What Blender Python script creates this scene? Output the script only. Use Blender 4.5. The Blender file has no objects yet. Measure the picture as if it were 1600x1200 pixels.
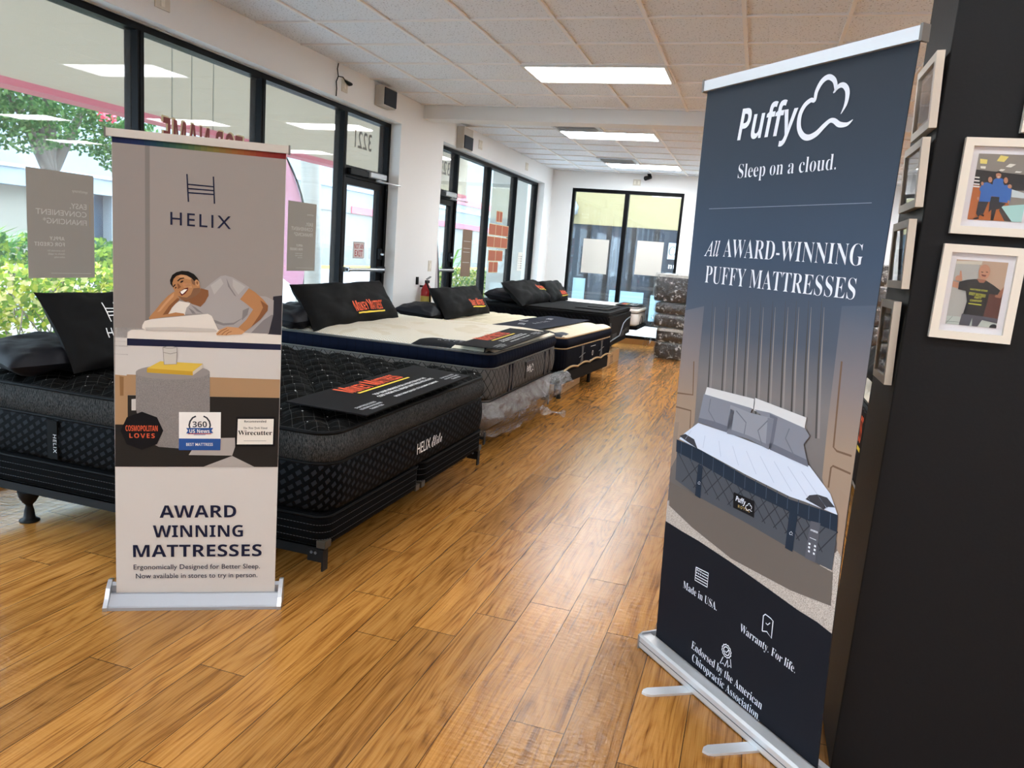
import bpy, bmesh, math, random
from mathutils import Vector, Matrix, Euler
R = random.Random(7)
sc = bpy.context.scene
C = sc.collection
PI = math.pi
# ---------------------------------------------------------------- camera, world, sun, exposure
FPX = 1189.24
yaw, pit, rol = -0.297650066, -0.171462976, 0.0801071645
fw = Vector((math.sin(yaw)*math.cos(pit), math.cos(yaw)*math.cos(pit), math.sin(pit)))
r0 = Vector((math.cos(yaw), -math.sin(yaw), 0)); u0 = r0.cross(fw)
rt = math.cos(rol)*r0 + math.sin(rol)*u0
up = -math.sin(rol)*r0 + math.cos(rol)*u0
CAM = Vector((0, 0, 1.5))
cd = bpy.data.cameras.new('camera'); cam = bpy.data.objects.new('camera', cd); C.objects.link(cam)
cd.sensor_width = 36; cd.lens = 36*FPX/1600; cd.clip_start = .05; cd.clip_end = 300
M = Matrix((rt, up, -fw)).transposed().to_4x4(); M.translation = CAM
cam.matrix_world = M
sc.camera = cam
w = bpy.data.worlds.new('sky'); sc.world = w; w.use_nodes = True
bg = w.node_tree.nodes['Background']; bg.inputs[0].default_value = (.62, .82, 1, 1); bg.inputs[1].default_value = 3.4
sd = bpy.data.lights.new('sun', 'SUN'); sd.energy = 2.4; sd.angle = .02; sd.color = (1, .95, .86)
so = bpy.data.objects.new('sun', sd); C.objects.link(so); so.rotation_euler = Vector((-.10, -.32, .94)).to_track_quat('Z', 'Y').to_euler()
LAMP = (.94, .98, 1.02); LAMP_STRENGTH = 4.6
sc.view_settings.view_transform = 'Standard'; sc.view_settings.look = 'None'
sc.view_settings.exposure = 1.95; sc.view_settings.gamma = 1; sc.view_settings.use_curve_mapping = False
cy = sc.cycles
cy.max_bounces = 10; cy.diffuse_bounces = 5; cy.glossy_bounces = 4; cy.transmission_bounces = 6; cy.transparent_max_bounces = 24
cy.sample_clamp_indirect = 6; cy.caustics_reflective = False; cy.caustics_refractive = False

def ray(px, py):
    return rt*((px-800)/FPX) - up*((py-600)/FPX) + fw
def onX(px, py, X): d = ray(px, py); return CAM + d*(X/d.x)
def onY(px, py, Y): d = ray(px, py); return CAM + d*(Y/d.y)
def onZ(px, py, Z): d = ray(px, py); return CAM + d*((Z-1.5)/d.z)
def onPlane(px, py, P, N): d = ray(px, py); return CAM + d*((P-CAM).dot(N)/d.dot(N))

# ---------------------------------------------------------------- materials
def lin(h):
    h = h.lstrip('#'); o = []
    for i in (0, 2, 4):
        c = int(h[i:i+2], 16)/255
        o.append(c/12.92 if c <= .04045 else ((c+.055)/1.055)**2.4)
    return (*o, 1)
MATS = {}
class NT:
    """small helper for writing node graphs"""
    def __init__(s, name):
        s.m = bpy.data.materials.new(name); s.m.use_nodes = True; s.t = s.m.node_tree
        s.b = s.t.nodes['Principled BSDF']; s.out = s.t.nodes['Material Output']
    def n(s, kind, **kw):
        nd = s.t.nodes.new('ShaderNode'+kind)
        for k, v in kw.items():
            setattr(nd, k, v)
        return nd
    def set(s, sock, v):
        if hasattr(v, 'is_output') or isinstance(v, bpy.types.NodeSocket): s.t.links.new(v, sock)
        elif v is not None:
            sock.default_value = v
    def math(s, op, a, b=0.0, c=0.0):
        nd = s.n('Math', operation=op); s.set(nd.inputs[0], a); s.set(nd.inputs[1], b); s.set(nd.inputs[2], c); return nd.outputs[0]
    def mix(s, f, a, b):
        nd = s.n('Mix', data_type='RGBA'); s.set(nd.inputs[0], f); s.set(nd.inputs[6], a); s.set(nd.inputs[7], b); return nd.outputs[2]
    def coord(s):
        tc = s.n('TexCoord'); sp = s.n('SeparateXYZ'); s.t.links.new(tc.outputs['Object'], sp.inputs[0]); s.co = tc.outputs['Object']
        return sp.outputs
    def vec(s, x, y, z=0.0):
        nd = s.n('CombineXYZ'); s.set(nd.inputs[0], x); s.set(nd.inputs[1], y); s.set(nd.inputs[2], z); return nd.outputs[0]
    def noise(s, vec, scale, detail=3, rough=.5):
        nd = s.n('TexNoise'); s.set(nd.inputs['Vector'], vec); nd.inputs['Scale'].default_value = scale
        nd.inputs['Detail'].default_value = detail; nd.inputs['Roughness'].default_value = rough; return nd.outputs[0]
    def ramp(s, f, stops):
        nd = s.n('ValToRGB'); e = nd.color_ramp.elements
        while len(e) < len(stops): e.new(.5)
        for el, (p, c) in zip(e, stops): el.position = p; el.color = c if len(c) == 4 else (*c, 1)
        s.set(nd.inputs[0], f); return nd.outputs[0]
    def bump(s, h, strength=.3, dist=.01):
        nd = s.n('Bump'); nd.inputs['Strength'].default_value = strength; nd.inputs['Distance'].default_value = dist
        s.set(nd.inputs['Height'], h); s.t.links.new(nd.outputs[0], s.b.inputs['Normal'])
    def line(s, v, period, width):
        """1 on thin lines every period"""
        f = s.math('FRACT', s.math('DIVIDE', v, period)); a = s.math('ABSOLUTE', s.math('SUBTRACT', f, .5))
        return s.math('GREATER_THAN', a, .5-width/period/2)
def M_(name, col, rough=.6, metal=0.0, spec=.5, noise=0.0, nscale=40, bump=0.0, coat=0, emit=0):
    if name in MATS: return MATS[name]
    t = NT(name); c = lin(col) if isinstance(col, str) else col
    t.b.inputs['Roughness'].default_value = rough; t.b.inputs['Metallic'].default_value = metal
    t.b.inputs['Specular IOR Level'].default_value = spec; t.b.inputs['Base Color'].default_value = c
    if coat: t.b.inputs['Coat Weight'].default_value = coat
    if noise or bump:
        t.coord(); nz = t.noise(t.co, nscale)
        if noise:
            f = t.math('MULTIPLY', nz, 1)
            t.set(t.b.inputs['Base Color'], t.mix(f, tuple(x*(1-noise) for x in c[:3])+(1,), tuple(min(1, x*(1+noise)) for x in c[:3])+(1,)))
        if bump: t.bump(nz, bump, .004)
    if emit:
        t.b.inputs['Emission Color'].default_value = c; t.b.inputs['Emission Strength'].default_value = emit
    MATS[name] = t.m; return t.m
def fabric(name, col, col2=None, kind=None, p=.1, q=.1, wdt=.006, rough=.85, bump=.5, scale=700):
    """woven cloth; u = x+y runs along both upright faces of a bed, v = z"""
    if name in MATS: return MATS[name]
    t = NT(name); X, Y, Z = t.coord(); a = lin(col); b = lin(col2) if col2 else a
    u = t.math('ADD', X, Y); v = Z
    t.b.inputs['Roughness'].default_value = rough; t.b.inputs['Specular IOR Level'].default_value = .05
    nz = t.noise(t.co, scale, 2); h = t.math('MULTIPLY', nz, .25)
    f = None
    if kind == 'diamond':
        s = t.math('ADD', t.math('DIVIDE', u, p), t.math('DIVIDE', v, q)); d = t.math('SUBTRACT', t.math('DIVIDE', u, p), t.math('DIVIDE', v, q))
        l1 = t.line(s, 1, wdt/p); l2 = t.line(d, 1, wdt/p); f = t.math('MAXIMUM', l1, l2)
        pu = t.math('MULTIPLY', t.math('ABSOLUTE', t.math('SINE', t.math('MULTIPLY', s, PI))), t.math('ABSOLUTE', t.math('SINE', t.math('MULTIPLY', d, PI))))
        h = t.math('ADD', h, t.math('MULTIPLY', pu, -2.2)); h = t.math('SUBTRACT', t.math('MULTIPLY', h, -1), f) if False else t.math('ADD', t.math('MULTIPLY', nz, .25), t.math('MULTIPLY', pu, 2.2))
    elif kind == 'ribs':
        f = t.line(u, p, wdt); h = t.math('ADD', h, t.math('ABSOLUTE', t.math('SINE', t.math('MULTIPLY', u, PI/p))))
    elif kind == 'chevron':
        tri = t.math('PINGPONG', v, q); s = t.math('ADD', u, t.math('MULTIPLY', tri, .8)); f = t.line(s, p, wdt)
        h = t.math('ADD', h, t.math('MULTIPLY', t.math('ABSOLUTE', t.math('SINE', t.math('MULTIPLY', s, PI/p))), 2))
    elif kind == 'basket':
        s = t.math('ADD', t.math('MULTIPLY', u, .84), t.math('MULTIPLY', v, .55)); d = t.math('SUBTRACT', t.math('MULTIPLY', v, .84), t.math('MULTIPLY', u, .55))
        row = t.math('FLOOR', t.math('DIVIDE', d, q)); off = t.math('MULTIPLY', t.math('MODULO', row, 2), p*.5)
        fs = t.math('FRACT', t.math('DIVIDE', t.math('ADD', s, off), p)); fd = t.math('FRACT', t.math('DIVIDE', d, q))
        f = t.math('MULTIPLY', t.math('LESS_THAN', fs, .62), t.math('LESS_THAN', fd, .5)); h = t.math('ADD', h, f)
    elif kind == 'stitch':
        zz = t.math('FRACT', t.math('DIVIDE', v, p)); l = t.math('LESS_THAN', zz, wdt/p)
        dash = t.math('GREATER_THAN', t.math('FRACT', t.math('DIVIDE', u, .016)), .25); f = t.math('MULTIPLY', l, dash)
    elif kind == 'stars':       # tufts of pale thread on a lattice
        def dots(ox, oy, px, py, r):
            fx = t.math('SUBTRACT', t.math('FRACT', t.math('DIVIDE', t.math('ADD', X, ox), px)), .5); fy = t.math('SUBTRACT', t.math('FRACT', t.math('DIVIDE', t.math('ADD', Y, oy), py)), .5)
            d = t.math('ADD', t.math('POWER', t.math('MULTIPLY', fx, px), 2), t.math('POWER', t.math('MULTIPLY', fy, py), 2)); return t.math('LESS_THAN', d, r*r)
        d1 = dots(0, 0, .12, .16, .0042); d2 = dots(.06, .08, .12, .16, .0042); d3 = dots(.03, .02, .24, .16, .003)
        s = t.math('ADD', t.math('DIVIDE', X, .06), t.math('DIVIDE', Y, .08)); d = t.math('SUBTRACT', t.math('DIVIDE', X, .06), t.math('DIVIDE', Y, .08))
        thr = t.math('MULTIPLY', t.math('MAXIMUM', t.line(s, 1, .022), t.line(d, 1, .022)), .16)
        f = t.math('MAXIMUM', t.math('MAXIMUM', d1, d2), t.math('MAXIMUM', d3, thr))
        h = t.math('ADD', h, t.math('MULTIPLY', t.noise(t.co, 60, 2), .6))
    elif kind == 'knit':        # zigzag knit on pale mattress tops with wadded waves
        zg = t.math('ADD', Y, t.math('PINGPONG', X, .018)); l = t.line(zg, .02, .005); nb = t.noise(t.co, 3.5, 2)
        f = t.math('MULTIPLY', l, t.math('GREATER_THAN', nb, .42))
        h = t.math('ADD', h, t.math('MULTIPLY', l, -1))
    elif kind == 'heather':
        f = t.noise(t.vec(t.math('MULTIPLY', u, 6), t.math('MULTIPLY', u, 2), t.math('MULTIPLY', v, 1.2)), 60, 4, .8); f = t.ramp(f, [(.42, (0, 0, 0)), (.62, (1, 1, 1))])
    if f is None: f = t.math('MULTIPLY', nz, .6)
    t.set(t.b.inputs['Base Color'], t.mix(f, a, b)); t.bump(h, bump, .004)
    MATS[name] = t.m; return t.m
def glass(name, tint=(.93, .97, .97, 1), body=0.0, rough=0.0, spec=1.45, white=(.9, .9, .9, 1)):
    if name in MATS: return MATS[name]
    t = NT(name); tr = t.n('BsdfTransparent'); tr.inputs[0].default_value = tint; gl = t.n('BsdfGlossy'); gl.inputs['Roughness'].default_value = rough
    fr = t.n('Fresnel'); ge = t.n('NewGeometry'); t.set(fr.inputs[0], t.math('SUBTRACT', spec, t.math('MULTIPLY', ge.outputs['Backfacing'], spec-1/spec))); mx = t.n('MixShader'); L = t.t.links.new
    L(fr.outputs[0], mx.inputs[0]); L(tr.outputs[0], mx.inputs[1]); L(gl.outputs[0], mx.inputs[2]); last = mx.outputs[0]
    if body:
        df = t.n('BsdfDiffuse'); df.inputs[0].default_value = white; m2 = t.n('MixShader'); m2.inputs[0].default_value = body; L(last, m2.inputs[1]); L(df.outputs[0], m2.inputs[2]); last = m2.outputs[0]
    L(last, t.out.inputs[0]); MATS[name] = t.m; return t.m
def plastic_film(name, scale=22, lo=.5, hi=.78, amt=.3, gloss=.13):
    if name in MATS: return MATS[name]
    t = NT(name); t.coord(); nz = t.noise(t.co, scale, 5, .65); L = t.t.links.new
    tr = t.n('BsdfTransparent'); tr.inputs[0].default_value = (.9, .9, .9, 1); gl = t.n('BsdfGlossy'); gl.inputs['Roughness'].default_value = .08
    df = t.n('BsdfDiffuse'); df.inputs[0].default_value = (.8, .8, .78, 1)
    bp = t.n('Bump'); bp.inputs['Strength'].default_value = 1; bp.inputs['Distance'].default_value = .02; L(nz, bp.inputs['Height']); L(bp.outputs[0], gl.inputs['Normal'])
    f1 = t.ramp(nz, [(lo, (.015, .015, .015)), (hi, (amt, amt, amt))])  # pale noise streaks painted in as highlights on the crumples
    m1 = t.n('MixShader'); L(f1, m1.inputs[0]); L(tr.outputs[0], m1.inputs[1]); L(df.outputs[0], m1.inputs[2])
    m2 = t.n('MixShader'); m2.inputs[0].default_value = gloss; L(m1.outputs[0], m2.inputs[1]); L(gl.outputs[0], m2.inputs[2]); L(m2.outputs[0], t.out.inputs[0])
    MATS[name] = t.m; return t.m
def floor_mat():
    t = NT('wood_plank'); X, Y, Z = t.coord(); W, LN = .1818, 1.22
    rx = t.math('DIVIDE', t.math('ADD', X, .04+W*100), W); row = t.math('FLOOR', rx)
    wn = t.n('TexWhiteNoise', noise_dimensions='1D'); t.set(wn.inputs['W'], row)
    ry = t.math('DIVIDE', t.math('ADD', t.math('ADD', Y, 60), t.math('MULTIPLY', wn.outputs[0], LN)), LN); pl = t.math('FLOOR', ry)
    w2 = t.n('TexWhiteNoise', noise_dimensions='2D'); t.set(w2.inputs['Vector'], t.vec(row, pl))
    fx = t.math('FRACT', rx); fy = t.math('FRACT', ry)
    sx = t.math('GREATER_THAN', t.math('ABSOLUTE', t.math('SUBTRACT', fx, .5)), .5-.0015/W); sy = t.math('GREATER_THAN', t.math('ABSOLUTE', t.math('SUBTRACT', fy, .5)), .5-.0015/LN)
    seam = t.math('MAXIMUM', sx, sy)
    pid = t.math('MULTIPLY', w2.outputs[0], 37)
    wob = t.noise(t.vec(t.math('MULTIPLY', X, 3), t.math('MULTIPLY', Y, 1.3), pid), 1.5, 2)
    gx = t.math('ADD', X, t.math('MULTIPLY', wob, .05))
    g1 = t.noise(t.vec(t.math('MULTIPLY', gx, 34), t.math('MULTIPLY', Y, 1.5), pid), 1.0, 5, .62)
    g2 = t.noise(t.vec(t.math('MULTIPLY', gx, 190), t.math('MULTIPLY', Y, 4.0), pid), 1.0, 3, .6)
    rings = t.math('ABSOLUTE', t.math('SINE', t.math('MULTIPLY', t.noise(t.vec(t.math('MULTIPLY', X, 7), t.math('MULTIPLY', Y, .7), pid), 1.0, 1), 46)))
    g = t.math('ADD', t.math('ADD', t.math('MULTIPLY', g1, .44), t.math('MULTIPLY', g2, .46)), t.math('MULTIPLY', rings, .09))
    col = t.ramp(g, [(.32, lin('#62390f')), (.42, lin('#92602a')), (.52, lin('#b07b3b')), (.66, lin('#c28c4b'))])
    tone = t.ramp(w2.outputs[0], [(0, (.68, .66, .66)), (.5, (.86, .85, .84)), (1, (1.0, .97, .93))])
    mm = t.n('Mix', data_type='RGBA', blend_type='MULTIPLY'); mm.inputs[0].default_value = 1; t.set(mm.inputs[6], col); t.set(mm.inputs[7], tone)
    streak = t.math('GREATER_THAN', t.noise(t.vec(t.math('MULTIPLY', gx, 85), t.math('MULTIPLY', Y, 1.3), pid), 1.0, 2), .70)
    c2 = t.mix(t.math('MULTIPLY', streak, .7), mm.outputs[2], lin('#4a2c14'))
    t.set(t.b.inputs['Base Color'], t.mix(t.math('MULTIPLY', seam, .9), c2, lin('#2a1709')))
    und = t.noise(t.vec(t.math('MULTIPLY', X, 18), t.math('MULTIPLY', Y, 42)), 1.0, 4)
    h = t.math('ADD', t.math('MULTIPLY', g2, .3), t.math('SUBTRACT', t.math('MULTIPLY', und, 1.6), t.math('MULTIPLY', seam, 1)))
    t.set(t.b.inputs['Roughness'], t.math('ADD', .13, t.math('MULTIPLY', g2, .12))); t.b.inputs['Specular IOR Level'].default_value = .3
    t.bump(h, .42, .003); return t.m
def tile_mat():
    t = NT('ceiling_tile'); X, Y, Z = t.coord(); a = t.noise(t.co, 55, 3, .6); b = t.noise(t.co, 140, 2)
    pit_ = t.math('GREATER_THAN', t.noise(t.co, 75, 1), .66)
    t.set(t.b.inputs['Base Color'], t.mix(t.math('MULTIPLY', pit_, .8), lin('#e6eaf0'), lin('#92949a'))); t.b.inputs['Roughness'].default_value = .95
    t.bump(t.math('SUBTRACT', t.math('MULTIPLY', a, .5), pit_), .5, .004); return t.m
def lamp_mat(nm='lamp_lens', k=1.0):
    t = NT(nm); X, Y, Z = t.coord(); L = t.t.links.new
    band = t.math('ABSOLUTE', t.math('SINE', t.math('ADD', t.math('MULTIPLY', Y, PI/.29), .0)))
    e = t.n('Emission'); e.inputs[0].default_value = (*LAMP, 1); t.set(e.inputs[1], t.math('MULTIPLY', t.math('ADD', .72, t.math('MULTIPLY', band, .4)), LAMP_STRENGTH*k))
    L(e.outputs[0], t.out.inputs[0]); return t.m

# ---------------------------------------------------------------- mesh helpers
def tag(o, label=None, cat=None, group=None, kind=None):
    if label: o['label'] = label
    if cat: o['category'] = cat
    if group: o['group'] = group
    if kind: o['kind'] = kind
    return o
def empty(name, loc=(0, 0, 0), rot=None, label=None, cat=None, group=None):
    o = bpy.data.objects.new(name, None); C.objects.link(o); o.empty_display_size = .1
    m = rot.to_4x4() if rot is not None else Matrix.Identity(4); m.translation = Vector(loc); o.matrix_world = m
    return tag(o, label, cat, group)
class MB:
    def __init__(s): s.v = []; s.f = []; s.m = []; s.s = []; s.mats = []
    def mi(s, m):
        if m is None: return 0
        if m not in s.mats: s.mats.append(m)
        return s.mats.index(m)
    def add(s, vs, fs, m=None, smooth=False):
        o = len(s.v); k = s.mi(m); s.v += [tuple(p) for p in vs]
        for f in fs: s.f.append([i+o for i in f]); s.m.append(k); s.s.append(smooth)
        return s
    def box(s, a, b, m=None, bev=0):
        x0, y0, z0 = a; x1, y1, z1 = b
        if bev:
            bm = bmesh.new(); bmesh.ops.create_cube(bm, size=1)
            for v in bm.verts: v.co = Vector(((x0+x1)/2+v.co.x*(x1-x0), (y0+y1)/2+v.co.y*(y1-y0), (z0+z1)/2+v.co.z*(z1-z0)))
            bmesh.ops.bevel(bm, geom=bm.edges[:], offset=bev, segments=2, affect='EDGES', profile=.5)
            bm.verts.index_update(); s.add([v.co[:] for v in bm.verts], [[v.index for v in f.verts] for f in bm.faces], m); bm.free(); return s
        vs = [(x, y, z) for z in (z0, z1) for y in (y0, y1) for x in (x0, x1)]
        return s.add(vs, [(0, 2, 3, 1), (4, 5, 7, 6), (0, 1, 5, 4), (2, 6, 7, 3), (0, 4, 6, 2), (1, 3, 7, 5)], m)
    def obox(s, o, A, B, D, m=None):
        """box from a corner o and three edge vectors"""
        o, A, B, D = map(Vector, (o, A, B, D)); vs = [o+A*i+B*j+D*k for k in (0, 1) for j in (0, 1) for i in (0, 1)]
        fs = [(0, 2, 3, 1), (4, 5, 7, 6), (0, 1, 5, 4), (2, 6, 7, 3), (0, 4, 6, 2), (1, 3, 7, 5)]
        if A.cross(B).dot(D) < 0: fs = [f[::-1] for f in fs]
        return s.add(vs, fs, m)
    def tube(s, pts, r, m=None, n=8, cap=True, smooth=True):
        pts = [Vector(p) for p in pts]; rs = r if isinstance(r, (list, tuple)) else [r]*len(pts); vs = []; fs = []
        N = None
        for i, p in enumerate(pts):
            t = (pts[min(i+1, len(pts)-1)]-pts[max(i-1, 0)]).normalized()
            if N is None: N = t.orthogonal().normalized()
            N = (N-t*N.dot(t)).normalized(); B = t.cross(N)
            vs += [p+(N*math.cos(2*PI*k/n)+B*math.sin(2*PI*k/n))*rs[i] for k in range(n)]
        for i in range(len(pts)-1):
            for k in range(n): fs.append((i*n+k, i*n+(k+1) % n, (i+1)*n+(k+1) % n, (i+1)*n+k))
        s.add(vs, fs, m, smooth)
        if cap: s.add(vs[:n], [list(range(n))[::-1]], m); s.add(vs[-n:], [list(range(n))], m)
        return s
    def lathe(s, c, prof, m=None, n=16):
        """prof: (r, z) list round the z axis through c"""
        vs = []; fs = []
        for r, z in prof: vs += [(c[0]+r*math.cos(2*PI*k/n), c[1]+r*math.sin(2*PI*k/n), c[2]+z) for k in range(n)]
        for i in range(len(prof)-1):
            for k in range(n): fs.append((i*n+k, i*n+(k+1) % n, (i+1)*n+(k+1) % n, (i+1)*n+k))
        s.add(vs, fs, m, True); s.add(vs[:n], [list(range(n))[::-1]], m); s.add(vs[-n:], [list(range(n))], m); return s
    def loft(s, rings, m=None, cap0=False, cap1=False, smooth=True):
        n = len(rings[0]); vs = [p for r in rings for p in r]; fs = []
        for i in range(len(rings)-1):
            for k in range(n): fs.append((i*n+k, i*n+(k+1) % n, (i+1)*n+(k+1) % n, (i+1)*n+k))
        s.add(vs, fs, m, smooth)
        if cap0: s.add(rings[0], [list(range(n))[::-1]], m)
        if cap1: s.add(rings[-1], [list(range(n))], m)
        return s
    def grid(s, fn, nu, nv, m=None, smooth=True):
        vs = [fn(i/nu, j/nv) for j in range(nv+1) for i in range(nu+1)]
        return s.add(vs, [(j*(nu+1)+i, j*(nu+1)+i+1, (j+1)*(nu+1)+i+1, (j+1)*(nu+1)+i) for j in range(nv) for i in range(nu)], m, smooth)
    def prism(s, poly, P, U, V, N, d, m=None):
        """flat outline (u, v) in the frame P U V, given thickness d along N"""
        n = len(poly); a = [P+U*u+V*v for u, v in poly]; b = [p+N*d for p in a]
        s.add(a+b, [list(range(n))[::-1], list(range(n, 2*n))]+[(i, (i+1) % n, n+(i+1) % n, n+i) for i in range(n)], m); return s
    def build(s, name, m=None, parent=None):
        me = bpy.data.meshes.new(name); me.from_pydata(s.v, [], s.f)
        ms = [m] if (m is not None and not s.mats) else (s.mats or [m])
        for x in ms: me.materials.append(x)
        me.polygons.foreach_set('material_index', s.m); me.polygons.foreach_set('use_smooth', s.s); me.update()
        o = bpy.data.objects.new(name, me); C.objects.link(o)
        if parent is not None: o.parent = parent
        return o
def rrect(x0, y0, x1, y1, r, z, cnt, nc=8):
    """rounded rectangle; cnt = divisions of the straight x and y sides"""
    pts = []; r = max(r, .002)
    for cx, cyy, a0, ex, ey in ((x1-r, y1-r, 0, x0+r, y1), (x0+r, y1-r, 90, x0, y0+r), (x0+r, y0+r, 180, x1-r, y0), (x1-r, y0+r, 270, x1, y1-r)):
        for k in range(nc+1):
            a = math.radians(a0+90*k/nc); pts.append(Vector((cx+r*math.cos(a), cyy+r*math.sin(a), z)))
        q = pts[-1].copy(); e = Vector((ex, ey, z)); n = cnt[0] if abs(ex-q.x) > abs(ey-q.y) else cnt[1]
        for k in range(1, n): pts.append(q.lerp(e, k/n))
    return pts
# ---------------------------------------------------------------- lettering and flat prints
def mp(s, U_, L_, D_=None):
    o = ''
    for c in s:
        if 'A' <= c <= 'Z': o += chr(U_+ord(c)-65)
        elif 'a' <= c <= 'z': o += chr(L_+ord(c)-97)
        elif D_ and c.isdigit(): o += chr(D_+ord(c)-48)
        else: o += c
    return o.replace(chr(0x1D455), chr(0x210E))
STY = {'sans': (lambda s: s, 0), 'sansm': (lambda s: s, .004), 'bold': (lambda s: mp(s, 0x1D5D4, 0x1D5EE, 0x1D7EC), 0), 'heavy': (lambda s: mp(s, 0x1D5D4, 0x1D5EE, 0x1D7EC), 0), 'boldi': (lambda s: mp(s, 0x1D5D4, 0x1D5EE), 0),
       'serif': (lambda s: mp(s, 0x1D400, 0x1D41A, 0x1D7CE), -.012), 'serifb': (lambda s: mp(s, 0x1D400, 0x1D41A, 0x1D7CE), .0), 'serifi': (lambda s: mp(s, 0x1D434, 0x1D44E), 0),
       'script': (lambda s: mp(s, 0x1D4D0, 0x1D4EA), 0), 'frak': (lambda s: mp(s, 0x1D504, 0x1D51E), .01)}
TXT = {}
def spline(pts, n=5):
    """smooth curve through the points"""
    o = []; P = [pts[0]]+list(pts)+[pts[-1]]
    for i in range(1, len(P)-2):
        for k in range(n):
            t = k/n; o.append(tuple(.5*(2*b+(c-a)*t+(2*a-5*b+4*c-d)*t*t+(3*b-a-3*c+d)*t**3) for a, b, c, d in zip(P[i-1], P[i], P[i+1], P[i+2])))
    return o+[tuple(pts[-1])]
def text2d(body, style='bold', space=1.0):
    """outline of a line of lettering, x from 0 to its width, y from its baseline, cap height 1"""
    k = (body, style, space)
    if k in TXT: return TXT[k]
    res = []
    for b in (body, 'H'):
        cu = bpy.data.curves.new('lettering', 'FONT'); f, off = STY[style]; cu.body = f(b); cu.offset = off; cu.resolution_u = 3; cu.space_character = space
        o = bpy.data.objects.new('lettering', cu); C.objects.link(o); dg = bpy.context.evaluated_depsgraph_get(); e = o.evaluated_get(dg); me = e.to_mesh()
        res.append(([(v.co.x, v.co.y) for v in me.vertices], [list(p.vertices) for p in me.polygons])); e.to_mesh_clear()
        bpy.data.objects.remove(o); bpy.data.curves.remove(cu)
    (vs, fs), (hv, _) = res
    if style == 'boldi': vs = [(x+.16*y, y) for x, y in vs]
    h = max(y for x, y in hv); x0 = min(x for x, y in vs); x1 = max(x for x, y in vs)
    TXT[k] = ([((x-x0)/h, y/h) for x, y in vs], fs, (x1-x0)/h); return TXT[k]
class Art:
    """flat print lying on the plane P with axes U (along), V (up) and N (towards the viewer)"""
    def __init__(s, P, U, V, clip=None):
        s.P = Vector(P); s.U = Vector(U).normalized(); s.V = Vector(V).normalized(); s.N = s.U.cross(s.V).normalized(); s.mb = MB(); s.clip = clip; s.dl = .0004
    def uv(s, px, py):
        q = onPlane(px, py, s.P, s.N)-s.P; u, v = q.dot(s.U), q.dot(s.V)
        if s.clip:
            v = min(max(v, s.clip[2]), s.clip[3]); a, b = s.clip[0], s.clip[1]; u = min(max(u, a(v) if callable(a) else a), b(v) if callable(b) else b)
        return u, v
    def at(s, u, v, L): return s.P+s.U*u+s.V*v+s.N*(L*s.dl)
    def poly(s, uvs, m, L=1):
        from mathutils.geometry import tessellate_polygon
        vs = [s.at(u, v, L) for u, v in uvs]; tri = tessellate_polygon([[Vector((u, v, 0)) for u, v in uvs]])
        fs = []
        for a, b, c in tri:
            n = (vs[b]-vs[a]).cross(vs[c]-vs[a]); fs.append((a, b, c) if n.dot(s.N) >= 0 else (a, c, b))
        s.mb.add(vs, fs, m); return s
    def px(s, pts, m, L=1, o=(0, 0), k=1): return s.poly([s.uv(o[0]+x*k, o[1]+y*k) for x, y in pts], m, L)
    def stroke(s, uvs, wd, m, L=1):
        ws = wd if isinstance(wd, (list, tuple)) else [wd]*len(uvs); a = []; b = []
        for i, (u, v) in enumerate(uvs):
            p, q = uvs[max(i-1, 0)], uvs[min(i+1, len(uvs)-1)]; dx, dy = q[0]-p[0], q[1]-p[1]; l = math.hypot(dx, dy) or 1
            a.append(s.at(u-dy/l*ws[i]/2, v+dx/l*ws[i]/2, L)); b.append(s.at(u+dy/l*ws[i]/2, v-dx/l*ws[i]/2, L))
        n = len(a); s.mb.add(a+b, [(n+i, n+i+1, i+1, i) for i in range(n-1)], m); return s
    def pstroke(s, pts, wd, m, L=1, o=(0, 0), k=1): return s.stroke([s.uv(o[0]+x*k, o[1]+y*k) for x, y in pts], wd, m, L)
    def text(s, body, a, b, h, m, style='bold', L=3, space=1.0, mirror=False):
        """line of lettering with its baseline from a to b (u, v) and cap height h; mirrored = seen from behind the sheet"""
        vs, fs, wd = text2d(body, style, space); du, dv = b[0]-a[0], b[1]-a[1]; l = math.hypot(du, dv); cu, cv = du/l, dv/l; P = []
        for x, y in vs:
            t = x/wd*l; t = l-t if mirror else t; P.append(s.at(a[0]+cu*t-cv*y*h, a[1]+cv*t+cu*y*h, L))
        s.mb.add(P, [f[::-1] for f in fs] if mirror else fs, m); return s
    def ptext(s, body, pa, pb, hpx, m, style='bold', L=3, space=1.0):
        a, b = s.uv(*pa), s.uv(*pb); t = s.uv(pa[0], pa[1]-hpx); return s.text(body, a, b, math.hypot(t[0]-a[0], t[1]-a[1]), m, style, L, space)
    def disc(s, c, r, m, L=1, n=28, ry=None):
        ry = ry or r; return s.poly([(c[0]+r*math.cos(2*PI*k/n), c[1]+ry*math.sin(2*PI*k/n)) for k in range(n)], m, L)
    def done(s, name, parent): 
        o = s.mb.build(name, None, None)
        if parent is not None:
            o.parent = parent; o.matrix_parent_inverse = parent.matrix_world.inverted()
        s.mb = MB(); return o
def own(o, parent):
    """make o a part of parent without moving it"""
    o.parent = parent; o.matrix_parent_inverse = parent.matrix_world.inverted(); return o
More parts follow.
